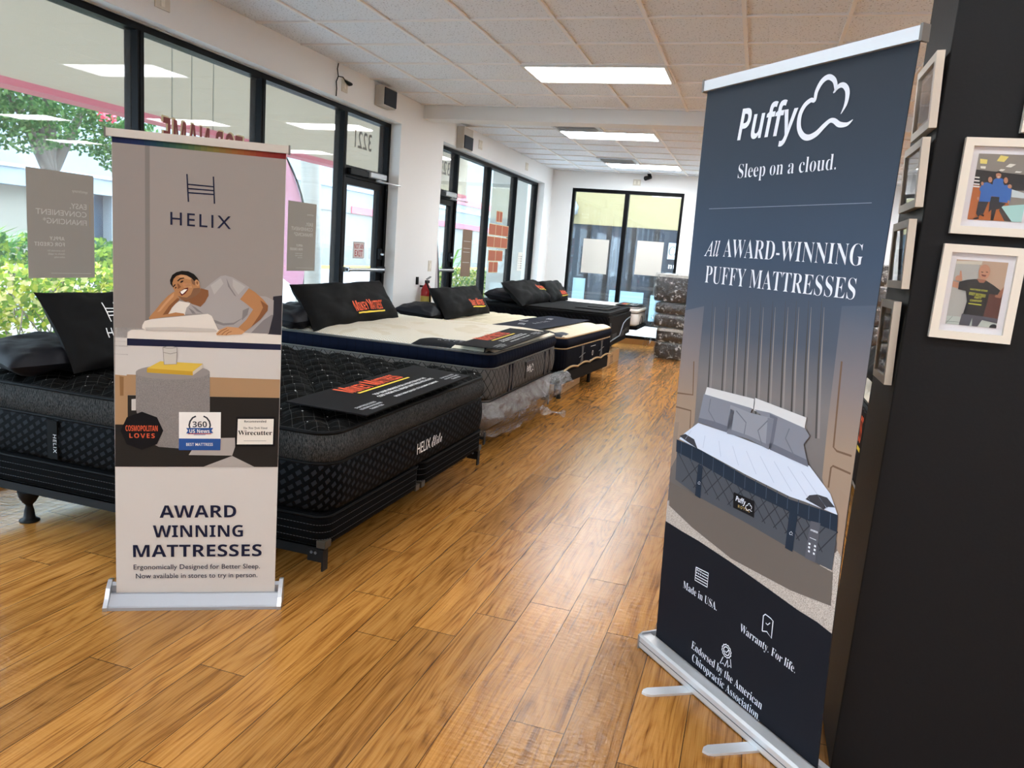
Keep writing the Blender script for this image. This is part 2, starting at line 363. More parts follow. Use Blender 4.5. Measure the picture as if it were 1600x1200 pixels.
def mikey(art, u0, v0, wd, L=3):
    """orange and yellow shop name, width wd, baseline start (u0, v0)"""
    og, ye = M_('orange_print', '#e4572a', .7), M_('yellow_print', '#e8c93c', .7); h = wd*.155
    seq = (('M', 1.25, .125), ('IKEY', 1, .27), ('M', 1.25, .125), ('ATTRESS', 1, .40)); x = u0
    for i, (s_, k, f) in enumerate(seq):
        art.text(s_, (x, v0), (x+wd*f, v0), h*k, og, 'heavy', L); x += wd*(f+(.012 if i != 1 else .045))
    art.poly([(u0+wd*.03, v0-h*.32), (u0+wd*1.02, v0-h*.32), (u0+wd*1.02, v0-h*.16), (u0+wd*.03, v0-h*.16)], ye, L)
# ---------------------------------------------------------------- the setting
WX, CZ, FY = -3.83, 3.04, 14.02          # window wall, ceiling, far wall
XR, YB = 6.8, -5.6                       # right wall and wall behind the camera
XI, XO, XG = -3.95, -4.06, -4.005        # storefront frame inner face, outer face, glass
wallm = M_('wall_paint', '#e3e3e2', .85, bump=.15, nscale=120)
blackal = M_('black_anodised', '#06070a', .5, 0, .12)
whitep = M_('white_paint', '#dcdad5', .6)
steel = M_('brushed_metal', '#c5c8cc', .32, .85)
pane = glass('window_glass', (.93, .94, .94, 1), .035)
def struct(name, mb, m=None, parent=None):
    o = mb.build(name, m, None)
    if parent is not None: return own(o, parent)
    o['kind'] = 'structure'; return o
def sroot(name, loc):
    e = empty(name, loc); e['kind'] = 'structure'; return e
struct('floor', MB().box((WX-.2, YB, -.06), (XR, FY+.1, 0)), floor_mat())
# ceiling: tiles lie a little above the white tee grid
struct('ceiling', MB().box((WX-.12, YB, CZ+.012), (XR, FY+.1, CZ+.1)), tile_mat())
g = MB(); tee = M_('ceiling_tee', '#ece9e6', .5); x = -3.34+.61*0
for i in range(17):                       # lines running to the far wall
    X_ = -3.332+.6096*i
    if WX < X_ < XR: g.box((X_-.012, YB, CZ), (X_+.012, 8.24, CZ+.0125), tee)
    X2 = -3.22+.6096*i
    if WX < X2 < XR: g.box((X2-.012, 8.5, CZ), (X2+.012, FY, CZ+.0125), tee)
for i in range(46):
    Y_ = 5.79+.5945*(i-22)
    if YB < Y_ < 8.2: g.box((WX, Y_-.012, CZ+.0005), (XR, Y_+.012, CZ+.0125), tee)
    Y2 = 9.57+.6*(i-3)
    if 8.55 < Y2 < FY: g.box((WX, Y2-.012, CZ+.0005), (XR, Y2+.012, CZ+.0125), tee)
struct('trim_1', g)
struct('trim_2', MB().box((WX, 8.25, 2.905), (XR, 8.5, CZ+.011)), wallm)           # bulkhead across the ceiling
wl = MB()
w1 = (-4.9, 7.705); w2 = (8.86, 13.5); ZT = 2.752
wl.box((WX-.24, YB, 0), (WX, w1[0], CZ+.01)); wl.box((WX-.24, w1[1], 0), (WX, w2[0], CZ+.01)); wl.box((WX-.24, w2[1], 0), (WX, FY, CZ+.01))
for a, b in (w1, w2):
    wl.box((WX-.24, a, ZT), (WX, b, CZ+.01)); wl.box((WX-.24, a, -.05), (WX-.02, b, .06))
struct('wall_left', wl, wallm)
fwx = (-3.437, -1.41)
struct('wall_far', MB().box((WX-.2, FY, 0), (fwx[0], FY+.2, CZ+.01)).box((fwx[1], FY, 0), (XR, FY+.2, CZ+.01)).box((fwx[0], FY, 2.745), (fwx[1], FY+.2, CZ+.01)).box((fwx[0], FY, -.05), (fwx[1], FY+.2, .1)), wallm)
struct('wall_right', MB().box((XR, YB, 0), (XR+.15, FY+.2, CZ+.1)), wallm)
struct('wall_back', MB().box((WX-.2, YB-.15, 0), (XR, YB, CZ+.1)), wallm)
struct('baseboard_far', MB().box((WX+.001, FY-.014, 0), (XR, FY-.001, .1)), M_('oak_base', '#9a6a35', .5))
CX, CY = .404, 2.352
charcoal = M_('charcoal_paint', '#0c0d10', .6, spec=.25, bump=.1, nscale=90)
struct('wall_column', MB().box((CX, CY, 0), (2.6, CY+.405, CZ+.01), charcoal, .004))
# storefronts along the window wall
def member(mb, y0, y1, z0, z1): mb.box((XO, y0, z0), (XI, y1, z1), blackal)
def storefront(n, y0, y1, mulls, door, name_door):
    root = sroot('window_%d' % n, (XG, (y0+y1)/2, 0))
    fr = MB(); member(fr, y0, y1, ZT-.05, ZT); member(fr, y0, y0+.05, .06, ZT-.05); member(fr, y1-.05, y1, .06, ZT-.05)
    fr.box((XI-.002, y0, ZT-.008), (XI+.012, y1, ZT), M_('frame_seal', '#b9c2c8', .5)); struct('window_frame', fr, None, root)
    ed = [y0+.05]
    for c in mulls:
        m_ = MB(); member(m_, c-.027, c+.027, .06, ZT-.05); m_.box((XI, c-.01, .06), (XI+.004, c+.01, ZT-.05), blackal); struct('mullion', m_, None, root); ed += [c-.027, c+.027]
    ed.append(y1-.05)
    s_ = MB(); member(s_, y0+.05, y1-.05, .06, .12)
    struct('window_sill', s_, None, root)
    for a, b in zip(ed[::2], ed[1::2]):
        z0 = .12
        if door[0]-.01 < (a+b)/2 < door[1]+.01: z0 = 2.21
        struct('window_pane', MB().box((XG-.004, a, z0), (XG+.004, b, ZT-.05)), pane, root)
    # door with its transom bar
    a, b = door; d = sroot('door_%d' % n, (XG, (a+b)/2, .06)); t = MB(); member(t, a, b, 2.1, 2.21); struct('door_header', t, None, d)
    l = MB(); sw = .07
    for p, q, z0, z1 in ((a+.004, a+sw, .12, 2.095), (b-sw-.04, b-.004, .12, 2.095), (a+sw, b-sw-.04, 2.03, 2.095), (a+sw, b-sw-.04, .12, .3)): l.box((XO+.02, p, z0), (XI-.02, q, z1), blackal)
    struct('door_leaf', l, None, d); struct('door_pane', MB().box((XG-.003, a+sw, .3), (XG+.003, b-sw-.04, 2.03)), pane, d)
    struct('push_bar', MB().tube([(XI+.05, a+.02, 1.195), (XI+.05, b-.06, 1.195)], .018, steel).box((XI-.02, a+.02, 1.17), (XI+.06, a+.06, 1.22), steel).box((XI-.02, b-.1, 1.16), (XI+.06, b-.05, 1.23), blackal), None, d)
    struct('door_lock', MB().box((XI-.02, b-.1, 1.3), (XI+.02, b-.055, 1.42), blackal, .006).tube([(XI+.02, b-.08, 1.36), (XI+.05, b-.08, 1.36)], .014, steel), None, d)
    c = MB().box((XI, b-.46, 2.13), (XI+.06, b-.1, 2.195), M_('closer_body', '#9fa2a4', .4, .6), .012).box((XI, a+.02, 2.125), (XI+.045, b-.47, 2.185), blackal, .005)
    c.tube([(XI+.04, b-.2, 2.13), (XI+.1, b-.42, 2.105), (XI+.16, b+.02, 2.1)], .009, steel); struct('door_closer', c, None, d)
    return root
storefront(1, w1[0], w1[1], (-3.56, -2.27, -.98, .31, 1.6, 2.89, 4.18, 5.47, 6.767), (6.794, 7.655), 1)  # first storefront lengthened unseen behind the camera to bring in more daylight
storefront(2, w2[0], w2[1], (9.685, 10.975, 12.265), (8.91, 9.658), 2)
rf = sroot('window_3', (-2.42, FY+.02, .1)); fm = MB(); ya, yb = FY+.005, FY+.11
fm.box((fwx[0], ya, 2.685), (fwx[1], yb, 2.745), blackal).box((fwx[0], ya, .1), (fwx[0]+.05, yb, 2.685), blackal).box((fwx[1]-.05, ya, .1), (fwx[1], yb, 2.685), blackal).box((fwx[0]+.05, ya, .1), (fwx[1]-.05, yb, .15), blackal)
struct('window_frame', fm, None, rf); struct('mullion', MB().box((-2.46, ya, .15), (-2.385, yb, 2.685)), blackal, rf)
for a, b in ((fwx[0]+.05, -2.46), (-2.385, fwx[1]-.05)): struct('window_pane', MB().box((a, FY+.05, .15), (b, FY+.056, 2.685)), pane, rf)

# ---------------------------------------------------------------- outside
paving = M_('pale_concrete', '#b3b6b8', .8, noise=.12, nscale=6); asph = M_('grey_asphalt', '#8a8e91', .9, noise=.12, nscale=30)
struct('pavement', MB().box((-6.9, -14, -.14), (WX-.2, 40, -.02)).box((WX-.2, FY+.15, -.14), (12, 40, -.02)), paving)
struct('parking_lot', MB().box((-80, -40, -.3), (-6.9, 120, -.15)), asph)
stucco = M_('beige_stucco', '#ab9b86', .9, bump=.4, nscale=60, noise=.05); pink = M_('pink_stripe', '#b0525c', .7)
cn = MB(); cn.box((-6.75, -14, 2.66), (-6.5, 16.5, 4.6), stucco); cn.box((-6.5, -14, 3.75), (WX-.24, 16.5, 3.9), stucco); cn.box((-6.76, -14, 2.6), (-6.49, 16.5, 2.662), pink)
for yy in [onX(px_, 110, -6.5).y for px_ in (268, 299, 333)]: cn.box((-6.502, yy, 2.662), (-6.494, yy+.014, 3.75), M_('panel_joint', '#857c6c', .9))
struct('trim_3', cn)
struct('trim_4', MB().box((-5.35, 15.0, -.02), (-4.6, 15.5, 3.75), M_('white_stucco', '#a9a79e', .9, bump=.3, nscale=60)).box((-5.4, 14.98, -.02), (-4.55, 15.52, .2), whitep))
# facing shop beyond the far window
fs = empty('shop_front', (-2.5, 18.6, -.02), None, 'tan shop front with dark glazing, seen through the far window', 'shop front')
yel = M_('yellow_stucco', '#7c7150', .9, noise=.06, nscale=5)
own(MB().box((-5.2, 18.6, 2.3), (4, 18.9, 4.6), yel).build('fascia'), fs)
own(MB().box((-5.2, 18.62, .1), (4, 18.66, 2.3), M_('dark_glazing', '#1a2530', .03, 0, .5)).build('glazing'), fs)
for xx in (-4.05, -3.55, -2.95, -2.4, -1.78, -1.1): own(MB().box((xx-.05, 18.55, -.02), (xx+.05, 18.7, 2.3), blackal).build('post'), fs)
own(MB().box((-5.2, 18.5, -.02), (4, 18.7, .12), blackal).build('sill'), fs)
sgp = M_('pale_blue_board', '#66808c', .6)
for a, b, z0, z1 in ((-3.38, -2.55, .12, .78), (-2.38, -2.0, .12, .74), (-1.95, -1.55, .12, .7), (-4.3, -4.0, .2, 1.0)): own(MB().box((a, 18.42, z0), (b, 18.46, z1), sgp).build('board'), fs)
sg = Art((-2.2, 18.53, 1.2), (1, 0, 0), (0, 0, 1)); swh = M_('sign_board', '#8f9aa0', .7); sg.poly([(.1, .42), (.9, .42), (.9, .8), (.1, .8)], swh, 0); sg.poly([(.1, -.25), (.9, -.25), (.9, .1), (.1, .1)], swh, 0)
ink = M_('black_print', '#17181b', .7); sg.text('CED AC', (.12, .52), (.86, .52), .2, ink, 'serifi'); sg.text('ING', (.2, -.18), (.66, -.18), .2, ink, 'serif'); sg.text('number', (.14, .2), (.8, .2), .13, whitep, 'serif'); sg.done('lettering', fs)
ln = empty('wall_lantern', (-4.45, 18.5, 2.62), None, 'small white lantern on the tan shop front', 'lamp')
own(MB().lathe((-4.45, 18.47, 2.5), [(.03, 0), (.1, .04), (.11, .2), (.05, .3), (.02, .34)], M_('lantern_white', '#6f767a', .4)).build('lantern_body'), ln); own(MB().box((-4.49, 18.47, 2.72), (-4.41, 18.6, 2.8), blackal).build('wall_arm'), ln)
# buildings across the car park
def building(name, label, parts):
    o = parts[0][1]; e = empty(name, (o[0], o[1], -.15), None, label, 'building')
    for nm, a, b, m in parts: own(MB().box(a, b, m).build(nm), e)
    return e
wst = M_('bright_stucco', '#787f84', .9, noise=.04, nscale=2); tanw = M_('tan_panel', '#7d776b', .9); dk = M_('dark_window', '#2a3a48', .1)
building('low_building', 'long white building across the car park with dark door panels', [
    ('parapet', (-24, 2, 2.32), (-22, 27, 6.0), wst), ('ledge', (-24, 2, 2.85), (-21.9, 27, 2.95), M_('blue_grey_ledge', '#9fb0bd', .8)), ('wall', (-24, 2, -.15), (-22.8, 27, 2.32), tanw),
    ('door_panel', (-22.8, 21.5, -.15), (-22.7, 22.2, 2.3), dk), ('door_panel', (-22.8, 22.5, -.15), (-22.7, 23.1, 2.3), dk), ('column', (-22.8, 20.3, -.15), (-22.2, 20.8, 2.32), wst), ('column', (-22.8, 22.2, -.15), (-22.3, 22.5, 2.32), wst)])
building('tall_building', 'tall pale building with pink bands behind the palm trunk', [
    ('wall', (-27, 29, -.15), (-23.5, 75, 3.0), M_('grey_panel', '#7c7973', .9)), ('upper_wall', (-27, 29, 3.0), (-23.4, 75, 9), wst), ('band', (-23.4, 40, 4.9), (-23.3, 75, 5.4), pink), ('band', (-23.4, 41, 3.0), (-23.3, 75, 3.4), pink), ('ledge', (-23.4, 29, 4.3), (-23.25, 75, 4.5), M_('blue_grey_ledge', '#9fb0bd', .8))])
tag(MB().box((-21.85, 20, -.15), (-21.6, 70, .02), M_('yellow_kerb', '#d8b64a', .8)).build('kerb'), 'yellow painted kerb along the far side of the car park', 'kerb')
def leaves(mb, c, r, n, s, ms, flat=False, rr=None):
    rr = rr or R
    for _ in range(n):
        while True:
            p = Vector((rr.uniform(-1, 1), rr.uniform(-1, 1), rr.uniform(-1, 1)))
            if flat or p.length < 1: break
        if not flat: p = p*(.55+.45*rr.random()) if p.length < .6 else p
        q = Vector(c)+Vector((p.x*r[0], p.y*r[1], p.z*r[2])); a = Vector((rr.gauss(0, 1), rr.gauss(0, 1), rr.gauss(0, 1))).normalized(); b = a.orthogonal().normalized()*s*.5; a = a*s*rr.uniform(.7, 1.3)
        mb.add([q-a*.5, q+b*.6, q+a*.5, q-b*.6], [(0, 1, 2, 3)], rr.choice(ms))
def leafm(n, c):
    if n in MATS: return MATS[n]
    t = NT(n); L = t.t.links.new; df = t.n('BsdfDiffuse'); df.inputs[0].default_value = lin(c); tl = t.n('BsdfTranslucent'); tl.inputs[0].default_value = lin(c); mx = t.n('MixShader'); mx.inputs[0].default_value = .4
    L(df.outputs[0], mx.inputs[1]); L(tl.outputs[0], mx.inputs[2]); L(mx.outputs[0], t.out.inputs[0]); MATS[n] = t.m; return t.m
lg = [leafm('leaf_yellow', '#9aa03c'), leafm('leaf_lime', '#768f34'), leafm('leaf_cream', '#b3ae74'), leafm('leaf_mid', '#55752c')]; lg2 = [leafm('leaf_green', '#3f6b33'), leafm('leaf_lime', '#768f34'), leafm('leaf_deep', '#2c5229')]
twig = M_('pale_twig', '#7a705f', .9)
def hedge(label, x0, x1, y0, y1, h, n, s, ms, z=-.15):
    e = empty('hedge', ((x0+x1)/2, (y0+y1)/2, z), None, label, 'hedge'); mb = MB()
    leaves(mb, ((x0+x1)/2, (y0+y1)/2, z+h*.72), ((x1-x0)/2, (y1-y0)/2, h*.3), n, s, ms, True)
    leaves(mb, ((x0+x1)/2, (y0+y1)/2, z+h*.4), ((x1-x0)/2*.8, (y1-y0)/2, h*.38), n//3, s, ms, True); own(mb.build('foliage'), e)
    tw = MB()
    for i in range(int((y1-y0)*14)):
        p = Vector((R.uniform(x0+.1, x1), R.uniform(y0, y1), z)); q = p+Vector((R.uniform(-.2, .3), R.uniform(-.35, .35), h*R.uniform(.5, .95))); tw.tube([p, p.lerp(q, .5)+Vector((R.uniform(-.06, .06), R.uniform(-.06, .06), 0)), q], .008, twig, 4, False)
    own(tw.build('twigs'), e); return e
hedge('yellow green hedge just outside the window behind the two stacked bed pillows', -7.9, -7.0, 2.5, 9.4, 1.08, 5200, .09, lg)
hedge('darker green hedge across the drive under the flowering tree', -11.8, -10.8, 5.0, 14.0, 1.28, 4200, .12, lg2[:2]+lg2+lg[1:2])
hedge('variegated hedge outside the second shop window', -6.6, -5.6, 14.4, 19.4, 1.05, 4200, .08, [lg[0], lg[2], lg[3], lg[3]], -.05)
def spiky(name, label, c, n, h):
    e = empty(name, c, None, label, 'shrub'); mb = MB(); gm = [leafm('leaf_grey', '#7d9a78'), leafm('leaf_mid', '#55752c')]
    for i in range(n):
        a = R.uniform(0, 2*PI); l = h*R.uniform(.6, 1); d = Vector((math.cos(a), math.sin(a), 0)); p = Vector(c); q = p+d*l*.35+Vector((0, 0, l*.7)); r = p+d*l*.7+Vector((0, 0, l*.8)); sd_ = d.cross(Vector((0, 0, 1)))*.035
        mb.add([p-sd_, p+sd_, q+sd_, q-sd_, r], [(0, 1, 2, 3), (3, 2, 4)], R.choice(gm))
    own(mb.build('blades'), e)
spiky('yucca_plant', 'spiky leaved plant rising behind the variegated hedge', (-8.3, 19.3, -.15), 60, 2.3)
spiky('wild_shrub', 'loose grey green shrub beside the darker hedge', (-14.2, 11.0, -.15), 90, 1.9)
tr = empty('flowering_tree', (-12.6, 11.2, -.15), None, 'leafy tree with red blossom on grey branches outside the first window', 'tree'); bark = M_('grey_bark', '#4a443e', .9, noise=.25, nscale=9, bump=.5)
b_ = MB(); b_.tube([(-12.6, 11.2, -.15), (-12.6, 11.15, 1.4), (-12.55, 11.1, 2.3)], [.2, .15, .13], bark)
for q in ((-12.2, 9.7, 3.9), (-12.5, 11.0, 4.4), (-12.8, 12.5, 4.1), (-12.3, 10.4, 3.7), (-13.2, 11.8, 4.6)): b_.tube([(-12.55, 11.1, 2.2), Vector((-12.55, 11.1, 2.2)).lerp(Vector(q), .5)+Vector((0, 0, .12)), q], [.11, .07, .04], bark)
own(b_.build('branches'), tr); cr = MB(); gl = [leafm('tree_leaf', '#3c5f38'), leafm('tree_leaf_light', '#5c7b48'), leafm('leaf_deep', '#2c5229')]
for c, r, n in (((-12.4, 10.0, 3.7), (1.2, 1.5, .8), 3600), ((-12.3, 8.6, 3.3), (1.1, 1.2, .9), 3200), ((-12.6, 12.2, 3.5), (1.2, 1.0, .85), 2600), ((-12.4, 12.9, 2.9), (.8, .7, .6), 1300), ((-12.4, 9.2, 4.3), (1.5, 2.5, .9), 2600), ((-12.3, 10.2, 2.95), (.9, 1.0, .45), 1100)): leaves(cr, c, r, n, .095, gl)
own(cr.build('crown'), tr); fl_ = MB(); rd = [M_('red_blossom', '#d8455a', .6)]
for c in ((-11.2, 8.55, 3.45), (-11.2, 8.3, 2.75), (-11.3, 8.35, 3.0), (-11.3, 11.2, 3.3)): leaves(fl_, c, (.16, .16, .16), 40, .08, rd)
own(fl_.build('blossom'), tr)
pt = empty('palm_tree', (-10.05, 15.85, -.15), None, 'pale ringed palm trunk standing outside beside the shop door', 'tree'); pm = NT('palm_bark'); pm.coord(); zz = pm.coord()[2]
pm.set(pm.b.inputs['Base Color'], pm.mix(pm.math('MULTIPLY', pm.noise(pm.vec(0, 0, zz), 22, 3), .9), lin('#8f8b83'), lin('#5f5b53'))); pm.bump(pm.noise(pm.vec(0, 0, zz), 22, 3), .4, .02)
own(MB().tube([(-10.1, 15.85, -.15), (-10.05, 15.85, 1), (-10.1, 15.8, 3), (-10.15, 15.8, 6)], [.3, .25, .23, .22], pm.m, 14).build('trunk'), pt)
fz = MB()
for i in range(18):
    a = 2*PI*i/18; d = Vector((math.cos(a), math.sin(a), 0)); p = Vector((-10.15, 15.8, 6)); fz.grid(lambda s, t: p+d*(2.2*s)+Vector((0, 0, .9*math.sin(s*2.2)-.6*s))+d.cross(Vector((0, 0, 1)))*((t-.5)*.4*math.sin(PI*min(s+.05, 1))), 6, 2, lg2[0])
own(fz.build('fronds'), pt)
def feather(label, base, hh, wd, m, dirv):
    e = empty('feather_flag', base, None, label, 'flag'); B = Vector(base); d = Vector(dirv).normalized()
    pole = [B+Vector((0, 0, z))+d*(.0 if z < hh*.6 else -wd*.9*((z/hh-.6)/.4)**2) for z in [hh*k/14 for k in range(15)]]
    own(MB().tube(pole, .018, blackal).build('pole'), e)
    def f(s, t):
        z = hh*(.18+.82*s); k = (.0 if z < hh*.6 else -wd*.9*((z/hh-.6)/.4)**2); far = -wd*(1-.0*s) if s > .12 else -wd*(.2+.8*s/.12)
        return B+Vector((0, 0, z))+d*(k+(far-k)*t if far < k else k)+Vector((.03*math.sin(6*s+3*t), 0, 0))
    own(MB().grid(f, 24, 6, m).build('sail'), e); return e
pf = glass('flag_cloth_pink', (.3, .05, .12, 1), .8, .6, 1.2, (.7, .36, .47, 1))
feather('pink feather flag outside between the financing poster and the palm trunk', (-8.0, 12.38, -.02), 2.85, .75, pf, (0, 1, 0))
feather('pink and white feather flag outside the second shop door', (-7.4, 16.0, -.02), 3.2, .6, M_('flag_cloth_white', '#b08c98', .8), (0, 1, 0))
# ---------------------------------------------------------------- beds
from mathutils import noise as mn
blackp = M_('black_plastic', '#08090a', .5, spec=.2); white_ink = M_('white_print', '#e6e6e4', .7); pale_ink = M_('pale_print', '#bfc0c2', .7)
def rotz(d): return Matrix.Rotation(math.radians(d), 3, 'Z')
def mattress(label, loc, rz, L, W, zb0, zb1, side, band, pipe, topm, crown=.035, quilt=None, res=.03, r=.1, band2=None, bulge=.016, name='mattress'):
    """foot edge on local x = 0, near edge on y = 0, underside on z = 0"""
    e = empty(name, loc, rotz(rz), label, 'mattress')
    def ring(ins, z): return rrect(-L+ins, ins, -ins, W-ins, max(r-ins, .01), z, (int(L/.05), int(W/.05)))
    b = MB(); b.loft([ring(.02, 0), ring(.004, .012)]+[ring(-.012*math.sin(PI*k/8), .012+(zb0-.02)*k/8) for k in range(9)]+[ring(.012, zb0)], side, True, True); b.build('border', None, e)
    if band is not None:
        p = MB(); p.loft([ring(.014, zb0)]+[ring(.012-(bulge+.012)*math.sin(PI*(k+.35)/8.7), zb0+(zb1-zb0)*(k+.2)/8.2) for k in range(9)], band); p.build('pillow_top', None, e)
    def pipe_at(ins, z, rad, nm='piping'):
        pts = ring(ins, z); MB().tube(pts+[pts[0]], rad, pipe, 6, False).build(nm, None, e)
    pipe_at(.004, zb0, .007); pipe_at(.008, zb1+.002, .009)
    def top(x, y):
        d = max(0, min(-x, L+x, y, W-y)); q = quilt(x, y) if quilt else 0
        return zb1+crown*(1-math.exp(-d/.07))+q*(1-math.exp(-d/.04))
    def f(s, t):
        x, y = -L+.008+(L-.016)*s, .008+(W-.016)*t
        for cx, cyy, sx, sy in ((-r, r, 1, -1), (-r, W-r, 1, 1), (-L+r, r, -1, -1), (-L+r, W-r, -1, 1)):
            dx, dy = (x-cx)*sx, (y-cyy)*sy
            if dx > 0 and dy > 0:
                l = math.hypot(dx, dy)
                if l > r-.008: x, y = cx+sx*dx/l*(r-.008), cyy+sy*dy/l*(r-.008)
        return (x, y, top(x, y))
    MB().grid(f, int(L/res), int(W/res), topm).build('top_panel', None, e)
    e['_'] = 0; del e['_']
    return e, top
def on_top(e, outline, top, m, name, lift=.004, n=24):
    """a patch of cloth lying on the top panel: outline(s, t) gives local x, y"""
    return MB().grid(lambda s, t: (*outline(s, t), top(*outline(s, t))+lift), n, 8, m).build(name, None, e)
def art_on(e, P, U, V): 
    a = Art(P, U, V); return a
def cloud(a, o, k, m, L=3):
    """cloud outline, o = lower left in (u, v), k = width"""
    P = [(1.02, .17), (.93, .12), (.80, .13), (.70, .19), (.62, .20), (.52, .14), (.40, .05), (.26, .01), (.14, .05), (.05, .17), (.04, .34), (.11, .47), (.22, .53), (.29, .52), (.31, .64), (.39, .76), (.50, .80), (.61, .74), (.655, .63), (.64, .57)]
    Wd = [.01, .05, .075, .07, .06, .07, .08, .085, .085, .08, .075, .07, .065, .055, .065, .075, .075, .07, .055, .01]
    a.stroke(spline([(o[0]+x*k, o[1]+y*k) for x, y in P]), [x[0]*k for x in spline([(q,) for q in Wd])], m, L)
    P2 = [(.62, .57), (.70, .645), (.78, .65), (.85, .59), (.875, .50), (.86, .38), (.80, .27)]; W2 = [.02, .06, .07, .075, .07, .05, .008]
    a.stroke(spline([(o[0]+x*k, o[1]+y*k) for x, y in P2]), [x[0]*k for x in spline([(q,) for q in W2])], m, L)

# first bed, near: black
bk_top = fabric('black_quilt', '#0c0c0c', '#b4b4b0', 'stars', bump=.6); bk_side = fabric('basket_weave', '#030304', '#202226', 'basket', p=.046, q=.036, bump=.4, rough=.7)
heath = fabric('heather_band', '#131416', '#4e4e4d', 'heather'); bpipe = M_('black_piping', '#070708', .7, spec=.15)
def q1(x, y):
    a = abs(math.sin(PI*(x/.24+y/.32)))*abs(math.sin(PI*(x/.24-y/.32)+.4*math.sin(y*9)))
    return .045*math.sqrt(a+.002)-.02+.006*mn.noise(Vector((x*6, y*6, 0)))
B1, top1 = mattress('black quilted king mattress with grey heather band nearest the camera', (-1.59, 2.70, .345), 0, 2.03, 1.93, .215, .345, bk_side, heath, bpipe, bk_top, .032, q1, .02, .11)
a = Art((.0165, 0, 0), (0, 1, 0), (0, 0, 1)); a.text('HELIX', (.84, .075), (1.01, .075), .058, white_ink, 'sans'); a.text('Elite', (1.03, .072), (1.17, .078), .06, white_ink, 'script'); a.done('lettering', None).parent = B1
MB().box((-1.505, -.0155, .02), (-1.445, -.006, .205), M_('black_strap', '#050506', .8, spec=.15)).build('side_strap', None, B1)
a = Art((-1.455, -.016, .12), (0, 0, -1), (1, 0, 0)); a.text('HELIX', (-.02, -.012), (.07, -.012), .02, pale_ink, 'sans', space=1.2); a.done('strap_lettering', None).parent = B1
stitch = fabric('stitched_black', '#050506', '#55575b', 'stitch', p=.032, wdt=.0016, bump=.3)
def box_spring(label, loc, L, W, H, m, cap, rz=0, r=.06, group=None):
    e = empty('box_spring', loc, rotz(rz), label, 'box spring', group)
    def ring(i, z): return rrect(-L+i, i, -i, W-i, max(r-i, .01), z, (int(L/.08), int(W/.08)), 5)
    MB().loft([ring(.012, 0), ring(0, .012)]+[ring(-.003, H*k/6) for k in range(1, 6)]+[ring(0, H-.02), ring(.006, H-.006), ring(.02, H)], m, True, True).build('body', None, e)
    if cap is not None:
        for y0 in (.0, W-.05): MB().box((-.04, y0, -.004), (.004, y0+.05, .03), cap, .003).build('corner_guard', None, e)
    pts = ring(-.004, H-.012); MB().tube(pts+[pts[0]], .005, bpipe, 6, False).build('piping', None, e)
    return e
brass = M_('tan_guard', '#2b2417', .5)
box_spring('black stitched split box spring under the near corner of the front bed', (-1.60, 2.70, .2), 2.0, .955, .145, stitch, brass)
box_spring('black stitched split box spring under the far half of the front bed', (-1.60, 3.675, .2), 2.0, .955, .145, stitch, brass)
bmetal = M_('black_steel', '#08090b', .5, 0, .2); galv = M_('galvanised', '#7d8187', .35, .9)
def bed_frame(label, x0, y0, L, W, z1, legs, plates=True):
    """angle-iron frame; x0 is the foot edge, z1 the underside of the box spring"""
    e = empty('bedstead', (x0-L/2, y0+W/2, 0), None, label, 'bed frame'); z0 = z1-.045
    for yy, s in ((y0, 1), (y0+W, -1)): own(MB().box((x0-L, min(yy, yy+s*.004), z0), (x0, max(yy, yy+s*.004), z1-.001), bmetal).box((x0-L, min(yy, yy+s*.04), z1-.005), (x0, max(yy, yy+s*.04), z1-.001), bmetal).build('side_rail'), e)
    for xx in (x0-.3, x0-L+.35): own(MB().box((xx-.02, y0+.004, z0), (xx+.02, y0+W-.004, z0+.035), bmetal).build('cross_rail'), e)
    for lx, ly in legs:
        own(MB().lathe((lx, ly, 0), [(.045, 0), (.046, .006), (.03, .016), (.026, .02), (.022, .055), (.017, .075), (.016, .085), (.03, .1), (.046, .13), (.05, z0)], blackp).build('leg'), e)
    if plates:
        for yy in (y0-.006, y0+W-.034):
            own(MB().box((x0-.002, yy, z0-.06), (x0+.006, yy+.04, z1-.01), bmetal).box((x0-.07, yy, z0-.02), (x0, yy+.005, z1-.01), bmetal).box((x0+.0055, yy+.015, z0-.045), (x0+.007, yy+.025, z0-.01), M_('slot_dark', '#050506', .8)).box((x0+.0055, yy+.015, z0+.0), (x0+.007, yy+.025, z1-.02), M_('slot_dark', '#050506', .8)).build('bracket_plate'), e)
            own(MB().tube([(x0-.03, yy-.004, z0+.02), (x0-.03, yy+.004, z0+.02)], .007, galv, 6).tube([(x0-.05, yy-.004, z0+.02), (x0-.05, yy+.004, z0+.02)], .007, galv, 6).build('bolt'), e)
    return e
bed_frame('black steel bed frame on glide legs under the front bed', -1.61, 2.705, 1.99, 1.92, .2, [(-3.28, 2.735), (-3.28, 4.6), (-2.0, 4.6), (-2.15, 3.66)])
